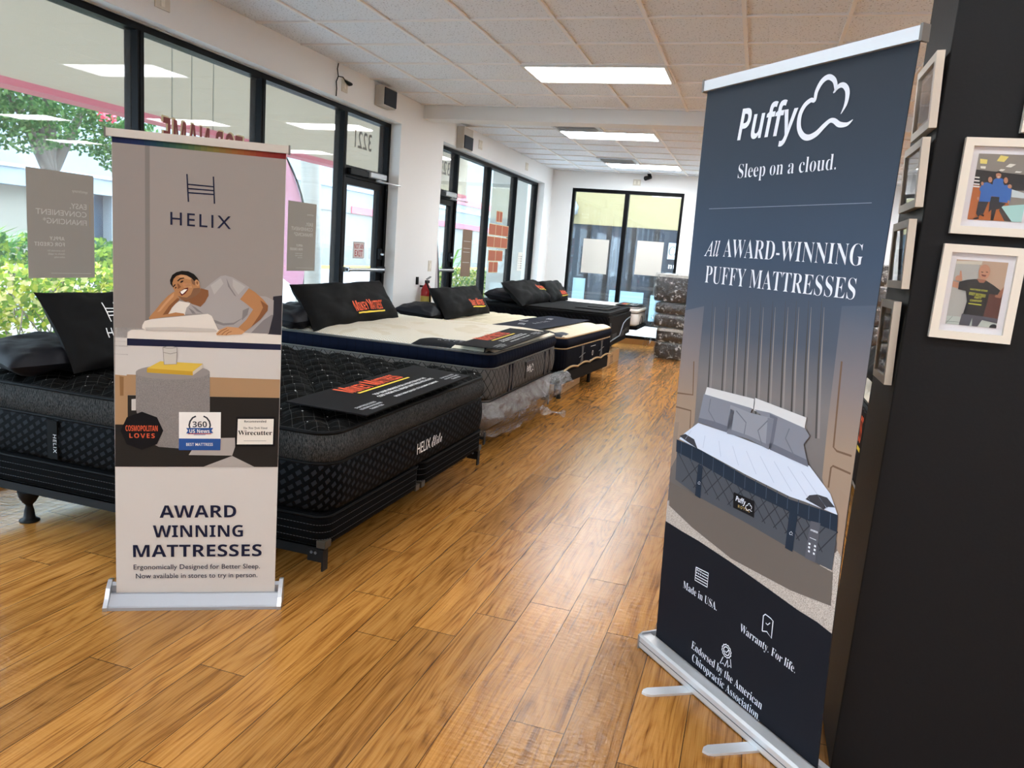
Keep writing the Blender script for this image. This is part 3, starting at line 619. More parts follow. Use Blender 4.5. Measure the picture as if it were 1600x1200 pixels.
# second bed: white top, navy ribbed band, grey diamond sides
navy = fabric('navy_ribs', '#0e1424', '#0a0e1b', 'ribs', p=.075, wdt=.006, bump=.5); dia = fabric('grey_diamond', '#585654', '#1b1b1d', 'diamond', p=.085, q=.095, wdt=.007, bump=.7)
knit = fabric('cream_knit', '#d9cdb6', '#f1efe9', 'knit', bump=.35); gpipe = M_('grey_piping', '#5c5b58', .7)
def q2(x, y): return .012*math.sin(y*2.3*PI*2+1.5*math.sin(x*4))*math.sin(x*2.1*PI+.7)*.7+.006*mn.noise(Vector((x*7, y*7, 3)))
B2, top2 = mattress('cream topped king mattress with navy ribbed band and grey diamond sides', (-1.77, 5.22, .40), 0, 2.03, 1.93, .235, .345, dia, navy, gpipe, knit, .05, q2, .03, .12)
strap = M_('navy_strap', '#0f1220', .6)
for y in (.42, .5, 1.47, 1.62): MB().box((.004, y, .012), (.0155, y+.035, .228), strap).build('side_strap', None, B2)
MB().box((.0, .86, .06), (.0175, 1.1, .2), M_('label_black', '#141416', .6), .004).build('label_patch', None, B2)
a = Art((.018, 0, 0), (0, 1, 0), (0, 0, 1)); a.text('Puffy', (.885, .115), (1.0, .115), .05, white_ink, 'boldi'); cloud(a, (1.0, .1), .085, white_ink); a.done('label_lettering', None).parent = B2
dkp = M_('charcoal_patch', '#191a1e', .75, spec=.1)
def arc1(cx, hw, dp): return lambda s, t: (cx-hw+2*hw*s, .012+dp*t*math.sqrt(max(0, 1-(2*s-1)**2)))
on_top(B2, arc1(-.36, .3, .26), top2, dkp, 'corner_patch'); on_top(B2, arc1(-.2, .13, .1), top2, M_('cream_lobe', '#e6ddc6', .8), 'corner_lobe', .008)
def arc2(s, t): x, y = arc1(-.2, .2, .2)(s, t); return x, 1.93-y
on_top(B2, arc2, top2, dkp, 'corner_patch')
a = Art((-.36, .0, top2(-.36, .15)+.012), (-1, 0, 0), (0, -1, 0)); a = Art((-.36, 0, .396), (1, 0, 0), (0, 1, 0)); a.text('PUFFY', (-.12, .19), (.1, .19), .035, pale_ink, 'heavy'); a.text('ROYAL', (-.13, .12), (.13, .12), .028, pale_ink, 'sans', space=1.5); a.done('patch_lettering', None).parent = B2
tanb = M_('taupe_box', '#7b7169', .8)
box2 = box_spring('box spring still in clear plastic under the cream king mattress', (-1.79, 5.24, .165), 2.0, 1.89, .23, M_('dark_ticking', '#4a3f37', .8, noise=.1), None)
bed_frame('black steel bed frame under the plastic wrapped box spring', -1.80, 5.25, 1.98, 1.87, .165, [(-2.1, 5.35), (-3.3, 5.35), (-2.1, 7.0)])
film = plastic_film('clear_film', 26, .54, .68, .32, .15); film2 = plastic_film('highlight_film', 13, .54, .62, .45, .1)  # both films carry painted white highlights, sharper on the second
def wrap2(s, t):
    # along the near side, round the corner, along the foot
    l = 1.0+2.02; d = s*l; n = Vector((d*5, t*3, 1)); lump = mn.noise(n)*.05+mn.noise(n*2.7)*.02
    out = .01+(.09*math.sin(PI*min(t*1.15, 1))+lump)*(.35+.65*min(1, d/1.0)) if t > 0 else .008
    zb = .10+.05*math.sin(d*2.2+.6)+.03*mn.noise(Vector((d*3, 9, 0))); z = .385+(zb-.385)*t
    out = max(out, .008)
    if d < .92: return (-2.78+d, 5.225-out*.7, z)
    if d < 1.0:
        a = (d-.92)/.08*PI/2; return (-1.86+(.08+out)*math.sin(a), 5.305-(.08+out*.85)*math.cos(a), z)
    y = 5.305+(d-1.0); e = max(0, (y-7.0)/.32)
    return (-1.775+out+.05*e, y, z+.03*e*t)
ob = MB().grid(wrap2, 130, 26, film).build('plastic_wrap'); own(ob, box2)
def tail(s, t):
    a = 2*PI*t; r_ = .035+.03*math.sin(s*7+1)+.02*mn.noise(Vector((s*5, a, 2))); r_ *= (1-.3*s) if s < .97 else .2
    return (-1.66+.16*s+.0, 6.35+.28*s+r_*math.cos(a)*.8, .15-.06*s+r_*math.sin(a)*.7)
own(MB().grid(tail, 20, 14, film).build('plastic_tail'), box2)
# third bed: navy with cream welts
navq = fabric('navy_quilt', '#0a0c13', '#121724', 'ribs', p=.05, wdt=.004, bump=.5); cpipe = M_('tan_piping', '#a98c62', .6); cream = fabric('cream_tufted', '#d9ceb2', '#e8e0cc', 'knit', bump=.4)
def q3(x, y): return .016*abs(math.sin(PI*y/.16))*abs(math.sin(PI*x/.19))-.006
nvband = M_('navy_velvet', '#0a0e1a', .8, spec=.06)
B3, top3 = mattress('cream topped navy king mattress with tan welts under a navy runner', (-1.81, 7.66, .30), -4.2, 2.0, 1.93, .245, .355, navq, nvband, cpipe, cream, .04, q3, .03, .1)
pt_ = [Vector((.012, .02+1.89*k/48, .02+.022*abs(math.sin(PI*k/12)))) for k in range(49)]; MB().tube(pt_, .011, cpipe, 6).build('scalloped_welt', None, B3)
for yy in (.62, 1.42):
    m_ = MB(); th = M_('pale_thread', '#6f7073', .7)
    for o_ in (-.035, 0, .035): m_.tube([(.0155, yy+o_*1.5, .03), (.017, yy+o_*.5, .12), (.0155, yy+o_*.6, .2), (.014, yy+o_, .235)], .0035, th, 5)
    m_.tube([(.017, yy-.11, .115), (.018, yy, .135), (.017, yy+.1, .15)], .0035, th, 5); m_.build('stitched_stem', None, B3)
a = Art((.018, 0, 0), (0, 1, 0), (0, 0, 1)); 
for z_ in (.04, .2): a.poly([(.93, z_), (1.13, z_), (1.13, z_+.006), (.93, z_+.006)], pale_ink, 1)
a.disc((1.03, .12), .03, pale_ink, 1); a.disc((1.03, .12), .022, M_('label_black', '#141416', .6), 2); a.done('label_emblem', None).parent = B3
def tri3(s, t): return (-.05-.33*s*(1-t*.2), .015+.02*t+.24*t*(1-s*.75))
on_top(B3, tri3, top3, M_('navy_print', '#141a28', .7), 'corner_patch')
a = Art((-.2, .12, .402), (0, 1, 0), (-1, 0, 0)); a.text('XOX', (-.08, -.02), (.06, -.02), .05, pale_ink, 'serifi'); a.done('patch_print', None).parent = B3
# runner across the third bed, hanging down its near side
rn = empty('bed_runner', (-2.35, 8.5, .7), rotz(-4.2), 'navy runner with white lettering draped across the cream topped navy mattress', 'runner')
Mr = B3.matrix_world
def runner(s, t):
    x = -.30-.56*t; d = s*2.35
    if d < .42: y, z = -.024-.012*math.sin(t*5), .02+.34*d/.42
    elif d < .52: k = (d-.42)/.1*PI/2; y, z = -.024+.09*(1-math.cos(k)), .36+.058*math.sin(k)
    else: y = .066+(d-.52); z = .418
    return Mr @ Vector((x, y, z+.004*math.sin(t*9+d*3)))
own(MB().grid(runner, 70, 14, M_('runner_cloth', '#141826', .75, spec=.1)).build('cloth'), rn)
a = Art(Mr @ Vector((-.6, .5, .4245)), Mr.to_3x3() @ Vector((0, 1, 0)), Mr.to_3x3() @ Vector((-1, 0, 0))); a.text('XO', (-.22, -.02), (-.02, .03), .07, white_ink, 'serifi'); a.text('LUXE', (.05, -.06), (.55, -.06), .05, pale_ink, 'serif', space=1.4); a.text('XO', (.75, .0), (.95, .03), .07, white_ink, 'serifi'); a.text('L', (.2, .12), (.3, .12), .09, white_ink, 'heavy'); own(a.done('lettering', None), rn)
dkbase = M_('black_base', '#0a0a0b', .7, spec=.1, bump=.2, nscale=200)
def platform(label, loc, rz, L, W, H, legs, m=dkbase):
    e = empty('bed_platform', loc, rotz(rz), label, 'bed base'); MB().box((-L, .015, 0), (-.015, W-.015, H), m, .02).build('deck', None, e)
    for x, y in legs: MB().lathe((x, y, -loc[2]), [(.026, 0), (.028, .01), (.022, .03), (.024, loc[2]+.004)], blackp, 10).build('leg', None, e)
    return e
platform('low black platform base on round legs under the navy mattress', (-1.81, 7.66, .155), -4.2, 2.0, 1.93, .145, [(-.06, .12), (-.12, 1.45), (-1.8, .15), (-1.0, .14), (-.12, .2)])
# fourth bed: black chevron cover on an adjustable base
chev = fabric('chevron_cover', '#0e0e10', '#060607', 'chevron', p=.06, q=.11, wdt=.008, bump=.7); plain = M_('black_cloth', '#1a1a1b', .85, spec=.1, bump=.2, nscale=500)
foot_cloth = M_('black_foot_cloth', '#1c1b1a', .8, spec=.1, bump=.2, nscale=500)
B4, top4 = mattress('black mattress with chevron quilted side on an adjustable base', (-1.82, 10.02, .405), 0, 2.0, 1.9, .34, .385, chev, plain, bpipe, plain, .015, None, .06, .09, bulge=.004)
MB().box((-.02, .06, .0), (.0165, 1.86, .33), foot_cloth, .004).build('foot_panel', None, B4)
MB().tube([(.03, .1, .0), (.04, .35, .02), (.045, .8, .04), (.045, 1.05, .2), (.045, 1.3, .24), (.03, 1.8, .26)], .008, galv, 8).tube([(.03, .08, .0), (.03, .08, .26)], .006, galv, 8).build('retainer_bar', None, B4)
for yy in (.35, 1.0): MB().box((.0165, yy, .0), (.02, yy+.36, .085), M_('dark_patch', '#1c1c1d', .7), .003).build('side_pocket', None, B4)
a = Art((.021, 0, 0), (0, 1, 0), (0, 0, 1)); a.text('ERGO', (1.38, .05), (1.66, .06), .05, M_('grey_print', '#57534c', .7), 'sans', 1); a.done('lettering', None).parent = B4
platform('black adjustable bed base on round legs under the chevron mattress', (-1.84, 10.02, .295), 0, 1.95, 1.9, .108, [(-.28, .1), (-.28, 1.68), (-1.7, .1)])
whk = fabric('white_knit', '#e4dfd3', '#f2f0ea', 'knit', bump=.3)
B5, top5 = mattress('white twin mattress lying beyond the black chevron mattress', (-1.72, 11.96, .5), 0, 2.03, 1.0, .2, .275, M_('white_border', '#d6d5d0', .85, bump=.3, nscale=60), M_('white_band', '#dedcd6', .85), gpipe, whk, .025, None, .06, .09)
MB().tube([(.012, .3, .02), (.016, .34, .12), (.016, .42, .15), (.016, .5, .12), (.012, .54, .02)], .006, M_('grey_handle', '#4b4b4d', .7), 6).build('side_handle', None, B5)
platform('thin black base under the white twin mattress', (-1.68, 11.96, .44), 0, 2.0, 1.0, .06, [(-.5, .5), (-1.8, .5)])

# ---------------------------------------------------------------- pillows
pcloth = M_('pillow_cloth', '#0d0d0e', .8, spec=.15, bump=.15, nscale=400); pnavy = M_('pillow_navy_cloth', '#090a12', .65, spec=.25, bump=.15, nscale=400)
def pillow(label, c, X, Y, w_, h_, t_, m, seed, group=None, logo=None, name='pillow'):
    X = Vector(X).normalized(); Y = Vector(Y).normalized(); Z = X.cross(Y).normalized(); e = empty(name, c, Matrix((X, Y, Z)).transposed(), label, 'pillow', group)
    def surf(u, v, sg):
        k = max(0, (1-abs(u)**3.2))*max(0, (1-abs(v)**3.2)); th = t_/2*k**.48
        x = w_/2*u*(1-.05*(1-v*v)*abs(u)); y = h_/2*v*(1-.07*(1-u*u)*abs(v))
        wr = (mn.noise(Vector((u*3+seed, v*2.2, sg)))*.022+mn.noise(Vector((u*9+seed, v*6, sg*3)))*.006)*min(1, k*3)
        crease = .012*math.sin(9*u+seed)*math.exp(-((abs(v)-.85)/.18)**2)*min(1, k*4)
        return Vector((x, y, sg*(th+wr+crease)))
    mb = MB()
    for sg in (1, -1): mb.grid(lambda s, t: surf((2*s-1)*sg, 2*t-1, sg), 40, 26, m)
    mb.build('case', None, e)
    if logo:
        a = Art((0, 0, 0), (1, 0, 0), (0, 1, 0)); logo(a); bm = bmesh.new(); vs = [bm.verts.new(v) for v in a.mb.v]
        for f, k in zip(a.mb.f, a.mb.m):
            try: bm.faces.new([vs[i] for i in f]).material_index = k
            except ValueError: pass
        for _ in range(3):
            ed = [q for q in bm.edges if q.calc_length() > .03]
            if ed: bmesh.ops.subdivide_edges(bm, edges=ed, cuts=1, use_grid_fill=False); bmesh.ops.triangulate(bm, faces=[f for f in bm.faces if len(f.verts) > 3])
        for v in bm.verts: v.co.z = surf(v.co.x/(w_/2), v.co.y/(h_/2), 1).z+.005+v.co.z
        me = bpy.data.meshes.new('lettering'); bm.to_mesh(me); bm.free()
        for q in a.mb.mats: me.materials.append(q)
        o = bpy.data.objects.new('lettering', me); C.objects.link(o); o.parent = e
    return e
def lean(t): a = math.radians(t); return (-math.sin(a), 0, math.cos(a))
def lying(label, x, y, z, w_, h_, t_, seed, rz=0, tilt=4, m=None):
    q = Matrix.Rotation(math.radians(rz), 3, 'Z'); return pillow(label, (x, y, z), q @ Vector((0, 1, 0)), q @ Vector((-1, 0, .07)), w_, h_, t_, m or pnavy, seed)
def hl(a):
    p = M_('white_print', '#e6e6e4', .7); u, v = -.21, .0
    for s_ in (0, .075): a.stroke([(u+s_, v), (u+s_, v+.11)], .007, p, 2)
    for k in (.035, .055, .075): a.stroke([(u, v+k), (u+.075, v+k)], .006, p, 2)
    a.text('HELIX', (u-.06, v-.085), (u+.135, v-.085), .05, p, 'sans', 2, 1.15)
pillow('black pillow with white emblem standing on the nearest mattress', (-3.19, 3.30, .94), (-.02, 1, 0), lean(33), .98, .44, .17, pcloth, 1.3, logo=hl)
lying('dark pillow lying behind the emblem pillow on the nearest mattress', -3.32, 2.98, .815, .72, .48, .15, 2.1, -14)
def mk(u, v, w_): return lambda a: mikey(a, u, v, w_, 2)
pillow('long black pillow with orange lettering on the cream king mattress', (-3.36, 5.94, .945), (.0, 1, .012), lean(34), 1.5, .42, .2, pcloth, 4.2, logo=mk(-.13, -.12, .5))
lying('dark pillow lying behind the long pillow of the cream king mattress', -3.53, 5.42, .855, .8, .46, .17, 5.5)
pillow('long black pillow with orange lettering in front of the fire extinguisher', (-3.29, 8.43, .875), (.02, 1, .0), lean(34), 1.42, .40, .2, pcloth, 6.6, logo=mk(-.03, -.11, .46))
lying('dark pillow lying flat behind the lettered pillow by the fire extinguisher', -3.47, 7.86, .775, .8, .46, .17, 7.9)
pillow('black pillow with orange lettering slumped on the chevron mattress', (-3.1, 10.55, .945), (.05, 1, 0), lean(50), 1.45, .44, .22, pcloth, 8.3, logo=mk(.12, -.04, .4))
pillow('black pillow with orange lettering nearest the far wall on the chevron mattress', (-3.0, 11.6, .945), (-.02, 1, 0), lean(38), 1.15, .38, .2, pcloth, 9.7, logo=mk(-.05, -.12, .4))
lying('dark pillow lying behind the slumped pillow on the chevron mattress', -3.35, 10.42, .885, .9, .46, .17, 3.3)

# ---------------------------------------------------------------- mats, boxes, wrapped stack, right-hand bed
matm = M_('mat_cloth', '#110f10', .75, spec=.1, bump=.15, nscale=300)
def mat_(label, corners, name, group=None, art=None, th=.006):
    """corners: near head, near foot, far foot, far head"""
    a, b, c, d = map(Vector, corners); e = empty(name, (a+b+c+d)/4, None, label, 'mat', group); n = (b-a).cross(c-a).normalized(); n = n if n.z > 0 else -n
    f = lambda s, t: a.lerp(b, t).lerp(d.lerp(c, t), s)
    m_ = MB().grid(lambda s, t: f(s, t)+n*th, 8, 4, matm, False).grid(lambda s, t: f(1-s, t), 8, 4, matm, False)
    for p, q in ((a, b), (b, c), (c, d), (d, a)): m_.add([p, q, q+n*th, p+n*th], [(0, 1, 2, 3)], matm)
    own(m_.build('sheet'), e)
    if art:
        U = ((d-a)+(c-b)).normalized(); A = Art((a+b)/2+n*(th+.0005), U, n.cross(U)); ln_ = ((d+c)/2-(a+b)/2).length; wv = (b-a).length; art(A, ln_, wv); own(A.done('lettering', None), e)
    return e
def promo(A, l, wv):
    mikey(A, l*.27, wv*.16, l*.44)
    A.text('TOP NAME BRANDS FOR A FRACTION OF THE', (l*.30, -wv*.10), (l*.76, -wv*.10), wv*.055, white_ink, 'heavy'); A.text('COST FROM ALL MAJOR MATTRESS RETAILERS.', (l*.28, -wv*.19), (l*.78, -wv*.19), wv*.055, white_ink, 'heavy')
    A.text('MORE THAN QUALITY, IT IS ALWAYS COMFORT', (l*.33, -wv*.33), (l*.73, -wv*.33), wv*.045, white_ink, 'heavy')
    for x_ in (.06, .80):
        for k, (s_, f_) in enumerate((('IF MATTRESS IS SOILED', .14), ('NO RETURNS OR EXCHANGES', .15), ('THANK YOU', .09))): A.text(s_, (l*(x_+.07-f_/2), -wv*(.28+.07*k)), (l*(x_+.07+f_/2), -wv*(.28+.07*k)), wv*.04, pale_ink, 'bold')
mat_('black printed foot mat on the nearest black mattress', (onZ(446, 629, .763), onZ(573, 651, .755), onZ(735, 588.5, .757), onZ(646, 572, .763)), 'foot_mat', 'printed foot mats', promo)
mat_('black printed foot mat on the cream king mattress', (onZ(712, 539, .806), onZ(783, 547, .802), onZ(858, 520, .802), onZ(797, 513.5, .806)), 'foot_mat', 'printed foot mats', promo)
mat_('dark printed foot mat on the white twin mattress', ((-2.1, 12.02, .808), (-1.74, 12.02, .808), (-1.74, 12.9, .808), (-2.1, 12.9, .808)), 'foot_mat', 'printed foot mats', promo)
mat_('plain black board lying on the chevron mattress', ((-2.35, 10.35, .812), (-1.9, 10.35, .812), (-1.9, 11.5, .812), (-2.35, 11.5, .812)), 'display_board')
mat_('small grey booklet lying on the plain black board', ((-2.25, 10.7, .82), (-2.0, 10.7, .82), (-2.0, 11.4, .82), (-2.25, 11.4, .82)), 'booklet')
card = M_('cardboard', '#a8845a', .85, noise=.06, nscale=12); tape = M_('packing_tape', '#b99c72', .3)
def carton(label, a, b, mark=False):
    e = empty('cardboard_box', ((a[0]+b[0])/2, (a[1]+b[1])/2, a[2]), None, label, 'box'); own(MB().box(a, b, card, .004).build('carton'), e)
    own(MB().box((b[0]-.25, (a[1]+b[1])/2-.03, b[2]), (b[0]+.001, (a[1]+b[1])/2+.03, b[2]+.001), tape).box((b[0], a[1]+.06, a[2]+.02), (b[0]+.001, a[1]+.12, b[2]), tape).build('tape'), e)
    if mark:
        A = Art((b[0]+.001, a[1], a[2]), (0, 1, 0), (0, 0, 1)); A.text('11', (.55, .04), (.72, .04), .11, ink, 'heavy'); A.stroke([(.5, .03), (.8, .03)], .008, ink); own(A.done('printed_mark', None), e)
carton('long cardboard box pushed under the navy mattress', (-2.6, 7.98, 0), (-1.9, 8.98, .15)); carton('cardboard box with black printed marks under the chevron mattress', (-2.5, 10.25, 0), (-1.87, 11.55, .19), True)
dkm = M_('dark_mattress', '#0f1013', .6, noise=.3, nscale=4); wm = M_('pale_mattress_edge', '#b6b3aa', .8)
def wrapped(label, x0, x1, y0, y1, z0, z1, seed, topw=False):
    e = empty('wrapped_mattress', ((x0+x1)/2, (y0+y1)/2, z0), None, label, 'mattress', 'plastic wrapped mattresses')
    def ring(i, z): return rrect(x0+i, y0+i, x1-i, y1-i, .07, z, (20, 14), 4)
    h = z1-z0; b = MB(); b.loft([ring(.03, z0+.012), ring(.01, z0+.03), ring(.008, z1-.06)], dkm, True, False); b.loft([ring(.008, z1-.06), ring(.02, z1-.02)], wm if topw else dkm, False, True); own(b.build('mattress_core'), e)
    rings = []
    for k in range(9):
        t = k/8; z = z0+.003+(h-.005)*t; ins = .02*abs(2*t-1)**3
        rr_ = ring(ins-.012, z); rings.append([p+Vector((mn.noise(Vector((p.x*7+seed, p.y*7, p.z*13)))*.022, mn.noise(Vector((p.x*7, p.y*7+seed, p.z*13)))*.022, mn.noise(p*6)*.006 if 0 < k < 8 else 0)) for p in rr_])
    own(MB().loft(rings, film2, True, True).build('plastic_wrap'), e); return e
zs = [0, .27, .51, .715, .906, 1.365]
nm_ = ['plastic wrapped mattress at the floor of the stack by the far window', 'plastic wrapped mattress second from the floor in the far window stack', 'middle plastic wrapped mattress of the far window stack', 'plastic wrapped mattress next to the top of the far window stack', 'thick plastic wrapped mattress on top of the far window stack']
off = [0, .0, -.06, -.06, -.1]
for k in range(5): wrapped(nm_[k], -1.45+off[k], .5+off[k], 12.3, 13.75, zs[k], zs[k+1]-.004, k*5.1, k in (1, 4))
def flap(s, t): return (-1.52-.13*t*(1-.4*s)-.02*math.sin(8*s), 12.4+.7*s, .62-.42*t+.12*math.sin(3*s+t*4)+.05*mn.noise(Vector((s*6, t*6, 0))))
tag(MB().grid(flap, 20, 14, film2).build('plastic_sheet'), 'loose clear plastic hanging off the side of the wrapped stack', 'plastic sheet')
zs = [0, .3, .58, .86, 1.14, 1.42, 1.74]
for k in range(6): wrapped(['plastic wrapped mattress lowest in the stack beside the dark column', 'plastic wrapped mattress second up beside the dark column', 'plastic wrapped mattress third up beside the dark column', 'plastic wrapped mattress fourth up beside the dark column', 'plastic wrapped mattress fifth up beside the dark column', 'plastic wrapped mattress topmost beside the dark column'][k], 1.2, 3.2, 11.9, 13.6, zs[k], zs[k+1]-.004, 40+k*3.3)
B6, top6 = mattress('white topped mattress glimpsed between the tall dark banner and the column', (.80, 6.95, .32), 180, 2.0, 1.9, .25, .36, bk_side, heath, bpipe, knit, .035, q2, .05)
box_spring('dark box spring glimpsed between the tall dark banner and the column', (.80, 6.95, .12), 2.0, 1.9, .2, stitch, None, 180)
platform('low grey base under the bed beside the column', (.82, 6.95, 0.03), 180, 1.95, 1.9, .09, [(-.2, .2)], M_('grey_base', '#8f8d88', .7))
pillow('black pillow on the white bed beside the column', (1.0, 6.3, .93), (.0, 1, 0), (.5, 0, .85), 1.0, .42, .18, pcloth, 11.1)
hm = empty('hanging_cover', (.75, 5.6, .4), None, 'black cover with orange and yellow lettering on the bed beside the column', 'cover')
own(MB().box((.77, 5.15, .2), (.786, 6.6, .66), matm, .004).build('cloth'), hm); A = Art((.768, 6.5, .45), (0, -1, 0), (0, 0, 1)); mikey(A, .1, .0, 1.1); own(A.done('lettering', None), hm)
# ---------------------------------------------------------------- roll-up banner with the printed lounging man
alu = M_('satin_aluminium', '#d9dbde', .36, .55); chrome = M_('chrome_cap', '#b4b7bb', .28, .8)
def quad_poly(a, u0, v0, u1, v1, m, L): return a.poly([(u0, v0), (u1, v0), (u1, v1), (u0, v1)], m, L)
ha = Vector((-2.2535, 2.1832, 0)); hd = Vector((.8807, .4737, 0)).normalized(); hn = Vector((hd.y, -hd.x, 0)); Zv = Vector((0, 0, 1))
hb = empty('roll_up_banner', ha+hd*.33-hn*.05, None, 'white roll up banner printed with a smiling man lounging on a mattress', 'banner', 'roll up banners')
own(MB().prism([(0, 0), (0, .012), (.006, .016), (.044, .05), (.052, .052), (.052, .03), (.062, .03), (.062, .078), (.075, .088), (.092, .08), (.1, .05), (.1, 0)][::-1], ha+hd*.012, -hn, Zv, hd, .636, M_('grey_aluminium', '#a4a7ad', .45, .4)).build('base_cassette'), hb)
for s_ in (-.004, .648): own(MB().prism([(-.004, 0), (-.004, .014), (.02, .04), (.04, .075), (.07, .1), (.095, .095), (.104, .06), (.104, 0)][::-1], ha+hd*s_, -hn, Zv, hd, .016, chrome).build('end_cap'), hb)
own(MB().obox(ha-hn*.058+hd*.03+Zv*.035, hd*.602, hn*.003, Zv*1.762, M_('banner_white', '#c6c0ba', .55)).build('fabric'), hb)
own(MB().obox(ha-hn*.064+hd*.012+Zv*1.792, hd*.628, hn*.02, Zv*.028, M_('champagne_rail', '#b3aaa0', .4, .6)).build('top_rail'), hb)
for s_ in (.008, .64): own(MB().obox(ha-hn*.066+hd*s_+Zv*1.788, hd*.006, hn*.024, Zv*.034, M_('rail_cap', '#5d5752', .5)).build('rail_cap'), hb)
own(MB().tube([ha-hn*.08+hd*.33+Zv*.05, ha-hn*.068+hd*.33+Zv*1.8], .009, alu).build('support_pole'), hb)
H = Art(ha-hn*.0545+hd*.031+Zv*.05, hd, Zv, (0, .6, 0, 1.742))
Hn = H.N
def P(n, c): return M_('print_'+n, c, .65, spec=.12)
A0 = dict(o=(220, 400), k=.14375); B0 = dict(o=(175, 520), k=.18333)
skin, skin2, skin3 = P('skin', '#a8774f'), P('skin_shadow', '#7d5234'), P('skin_light', '#bd8c63')
quad_poly(H, 0, .556, .6, 1.742, P('wall', '#8d847e'), 1)
quad_poly(H, .11, 1.02, .126, 1.73, P('moulding', '#756e69'), 2); quad_poly(H, .0, 1.02, .11, 1.73, P('door', '#887f79'), 2)
rb = ['#161b3c', '#1a2648', '#22403f', '#3d5638', '#6e6535', '#84522a', '#7f3022', '#701f20']
for i in range(28):
    x = i/27*6.999; c0, c1 = lin(rb[int(x)]), lin(rb[min(int(x)+1, 7)]); f = x-int(x); quad_poly(H, .6*i/28, 1.722, .6*(i+1)/28, 1.742, M_('print_spectrum%d' % i, tuple(p*(1-f)+q_*f for p, q_ in zip(c0, c1)), .65, spec=.12), 3)
for yy in (533, 540, 553): H.pstroke([(179, yy), (200, yy+1)], .003, P('moulding', '#756e69'), 2)
H.px([(180, 512), (445, 520), (440, 600), (180, 590)], P('mattress_side', '#c2bcb6'), 2)
H.px([(198.7, 529), (199.5, 519), (206, 515), (440, 515), (440.6, 538)], P('mattress_white', '#d2c9be'), 3)
H.px([(198.7, 528.5), (440.6, 538), (440.4, 547), (198.7, 539.6)], P('navy', '#1b1d33'), 4)
H.px([(198, 585), (441, 593), (441, 622), (198, 617)], P('bed_wood', '#a1805f'), 3)
H.px([(1440, 440), (1550, 430), (1550, 860), (1380, 850), (1420, 640)], P('trousers', '#2c2a30'), 4, **A0)
H.px([(300, 610), (340, 545), (420, 490), (540, 510), (480, 640), (300, 640)], P('mattress_white', '#d2c9be'), 4, **A0)
H.px([(690, 360), (760, 300), (870, 218), (920, 210), (1000, 232), (1110, 295), (1180, 340), (1085, 468), (1140, 515), (1290, 435), (1360, 440), (1445, 480), (1440, 640), (1390, 845), (1110, 832), (850, 795), (790, 690), (735, 632), (660, 628), (480, 630), (500, 560), (545, 520), (640, 545), (735, 440)], P('shirt', '#9b9491'), 5, **A0)
for q in ([(930, 235), (975, 340), (1040, 440), (1020, 430), (950, 330)], [(790, 690), (900, 730), (1010, 725), (1130, 660), (1010, 745), (900, 755), (800, 725)], [(1110, 590), (1180, 560), (1160, 640), (1100, 700)], [(1420, 640), (1440, 640), (1390, 845), (1200, 835), (1330, 700)], [(545, 530), (600, 560), (680, 625), (610, 600)], [(520, 560), (580, 600), (600, 628), (560, 625)]): H.px(q, P('shirt_fold', '#7c7675'), 6, **A0)
for q in ([(760, 320), (870, 240), (900, 300), (800, 420)], [(1000, 250), (1090, 300), (1140, 335), (1060, 420), (1000, 330)]): H.px(q, P('shirt_light', '#a9a29e'), 6, **A0)
H.px([(365, 385), (300, 430), (230, 500), (150, 600), (90, 668), (96, 690), (240, 665), (480, 645), (470, 625), (380, 612), (300, 630), (340, 560), (425, 470)], skin, 6, **A0)
H.px([(300, 630), (340, 560), (425, 470), (400, 455), (310, 540), (240, 640)], skin2, 7, **A0)
for q in ([(365, 395), (330, 430), (250, 520), (180, 610), (215, 600), (290, 510), (360, 440)], [(480, 305), (545, 300), (560, 330), (500, 335)]): H.px(q, skin3, 9, **A0)
H.px([(20, 750), (45, 705), (120, 685), (480, 650), (730, 628), (772, 650), (805, 720), (842, 800), (820, 825), (60, 812), (15, 782)], P('mattress_white', '#d2c9be'), 7, **A0)
H.px([(50, 775), (400, 770), (800, 790), (830, 812), (820, 825), (60, 812)], P('pillow_shade', '#b9b0a6'), 8, **A0)
H.px([(520, 495), (600, 420), (655, 350), (735, 372), (738, 430), (700, 500), (650, 553), (560, 520)], skin2, 7, **A0)
H.px([(330, 300), (345, 225), (400, 190), (470, 185), (560, 220), (620, 262), (645, 330), (650, 385), (600, 432), (540, 490), (485, 497), (420, 452), (382, 412), (355, 350)], skin, 8, **A0)
H.px([(405, 432), (440, 462), (485, 497), (540, 490), (600, 432), (650, 385), (645, 345), (575, 350), (545, 420), (505, 450), (455, 445)], P('beard', '#7a5840'), 9, **A0)
H.px([(480, 300), (540, 300), (560, 345), (520, 340), (470, 345)], skin3, 9, **A0)
H.px([(400, 215), (470, 205), (540, 225), (560, 260), (500, 250), (430, 232)], skin3, 9, **A0); H.px([(560, 225), (600, 262), (590, 320), (560, 300), (548, 255)], P('beard', '#7a5840'), 9, **A0)
H.px([(405, 452), (450, 470), (500, 478), (560, 455), (600, 425), (560, 480), (500, 497), (440, 470)], skin2, 10, **A0); H.px([(452, 300), (470, 292), (500, 300), (490, 330), (465, 335)], P('skin_cheek', '#b57f58'), 10, **A0)
H.px([(325, 305), (320, 260), (345, 205), (390, 175), (450, 160), (520, 166), (580, 196), (620, 240), (642, 285), (600, 255), (585, 275), (560, 245), (500, 210), (440, 200), (390, 217), (360, 248), (346, 292), (352, 338)], P('hair', '#17120f'), 10, **A0)
H.px([(590, 272), (610, 255), (635, 275), (640, 310), (625, 332), (600, 312)], skin3, 11, **A0); H.px([(604, 280), (618, 272), (628, 292), (618, 314), (608, 300)], skin2, 12, **A0)
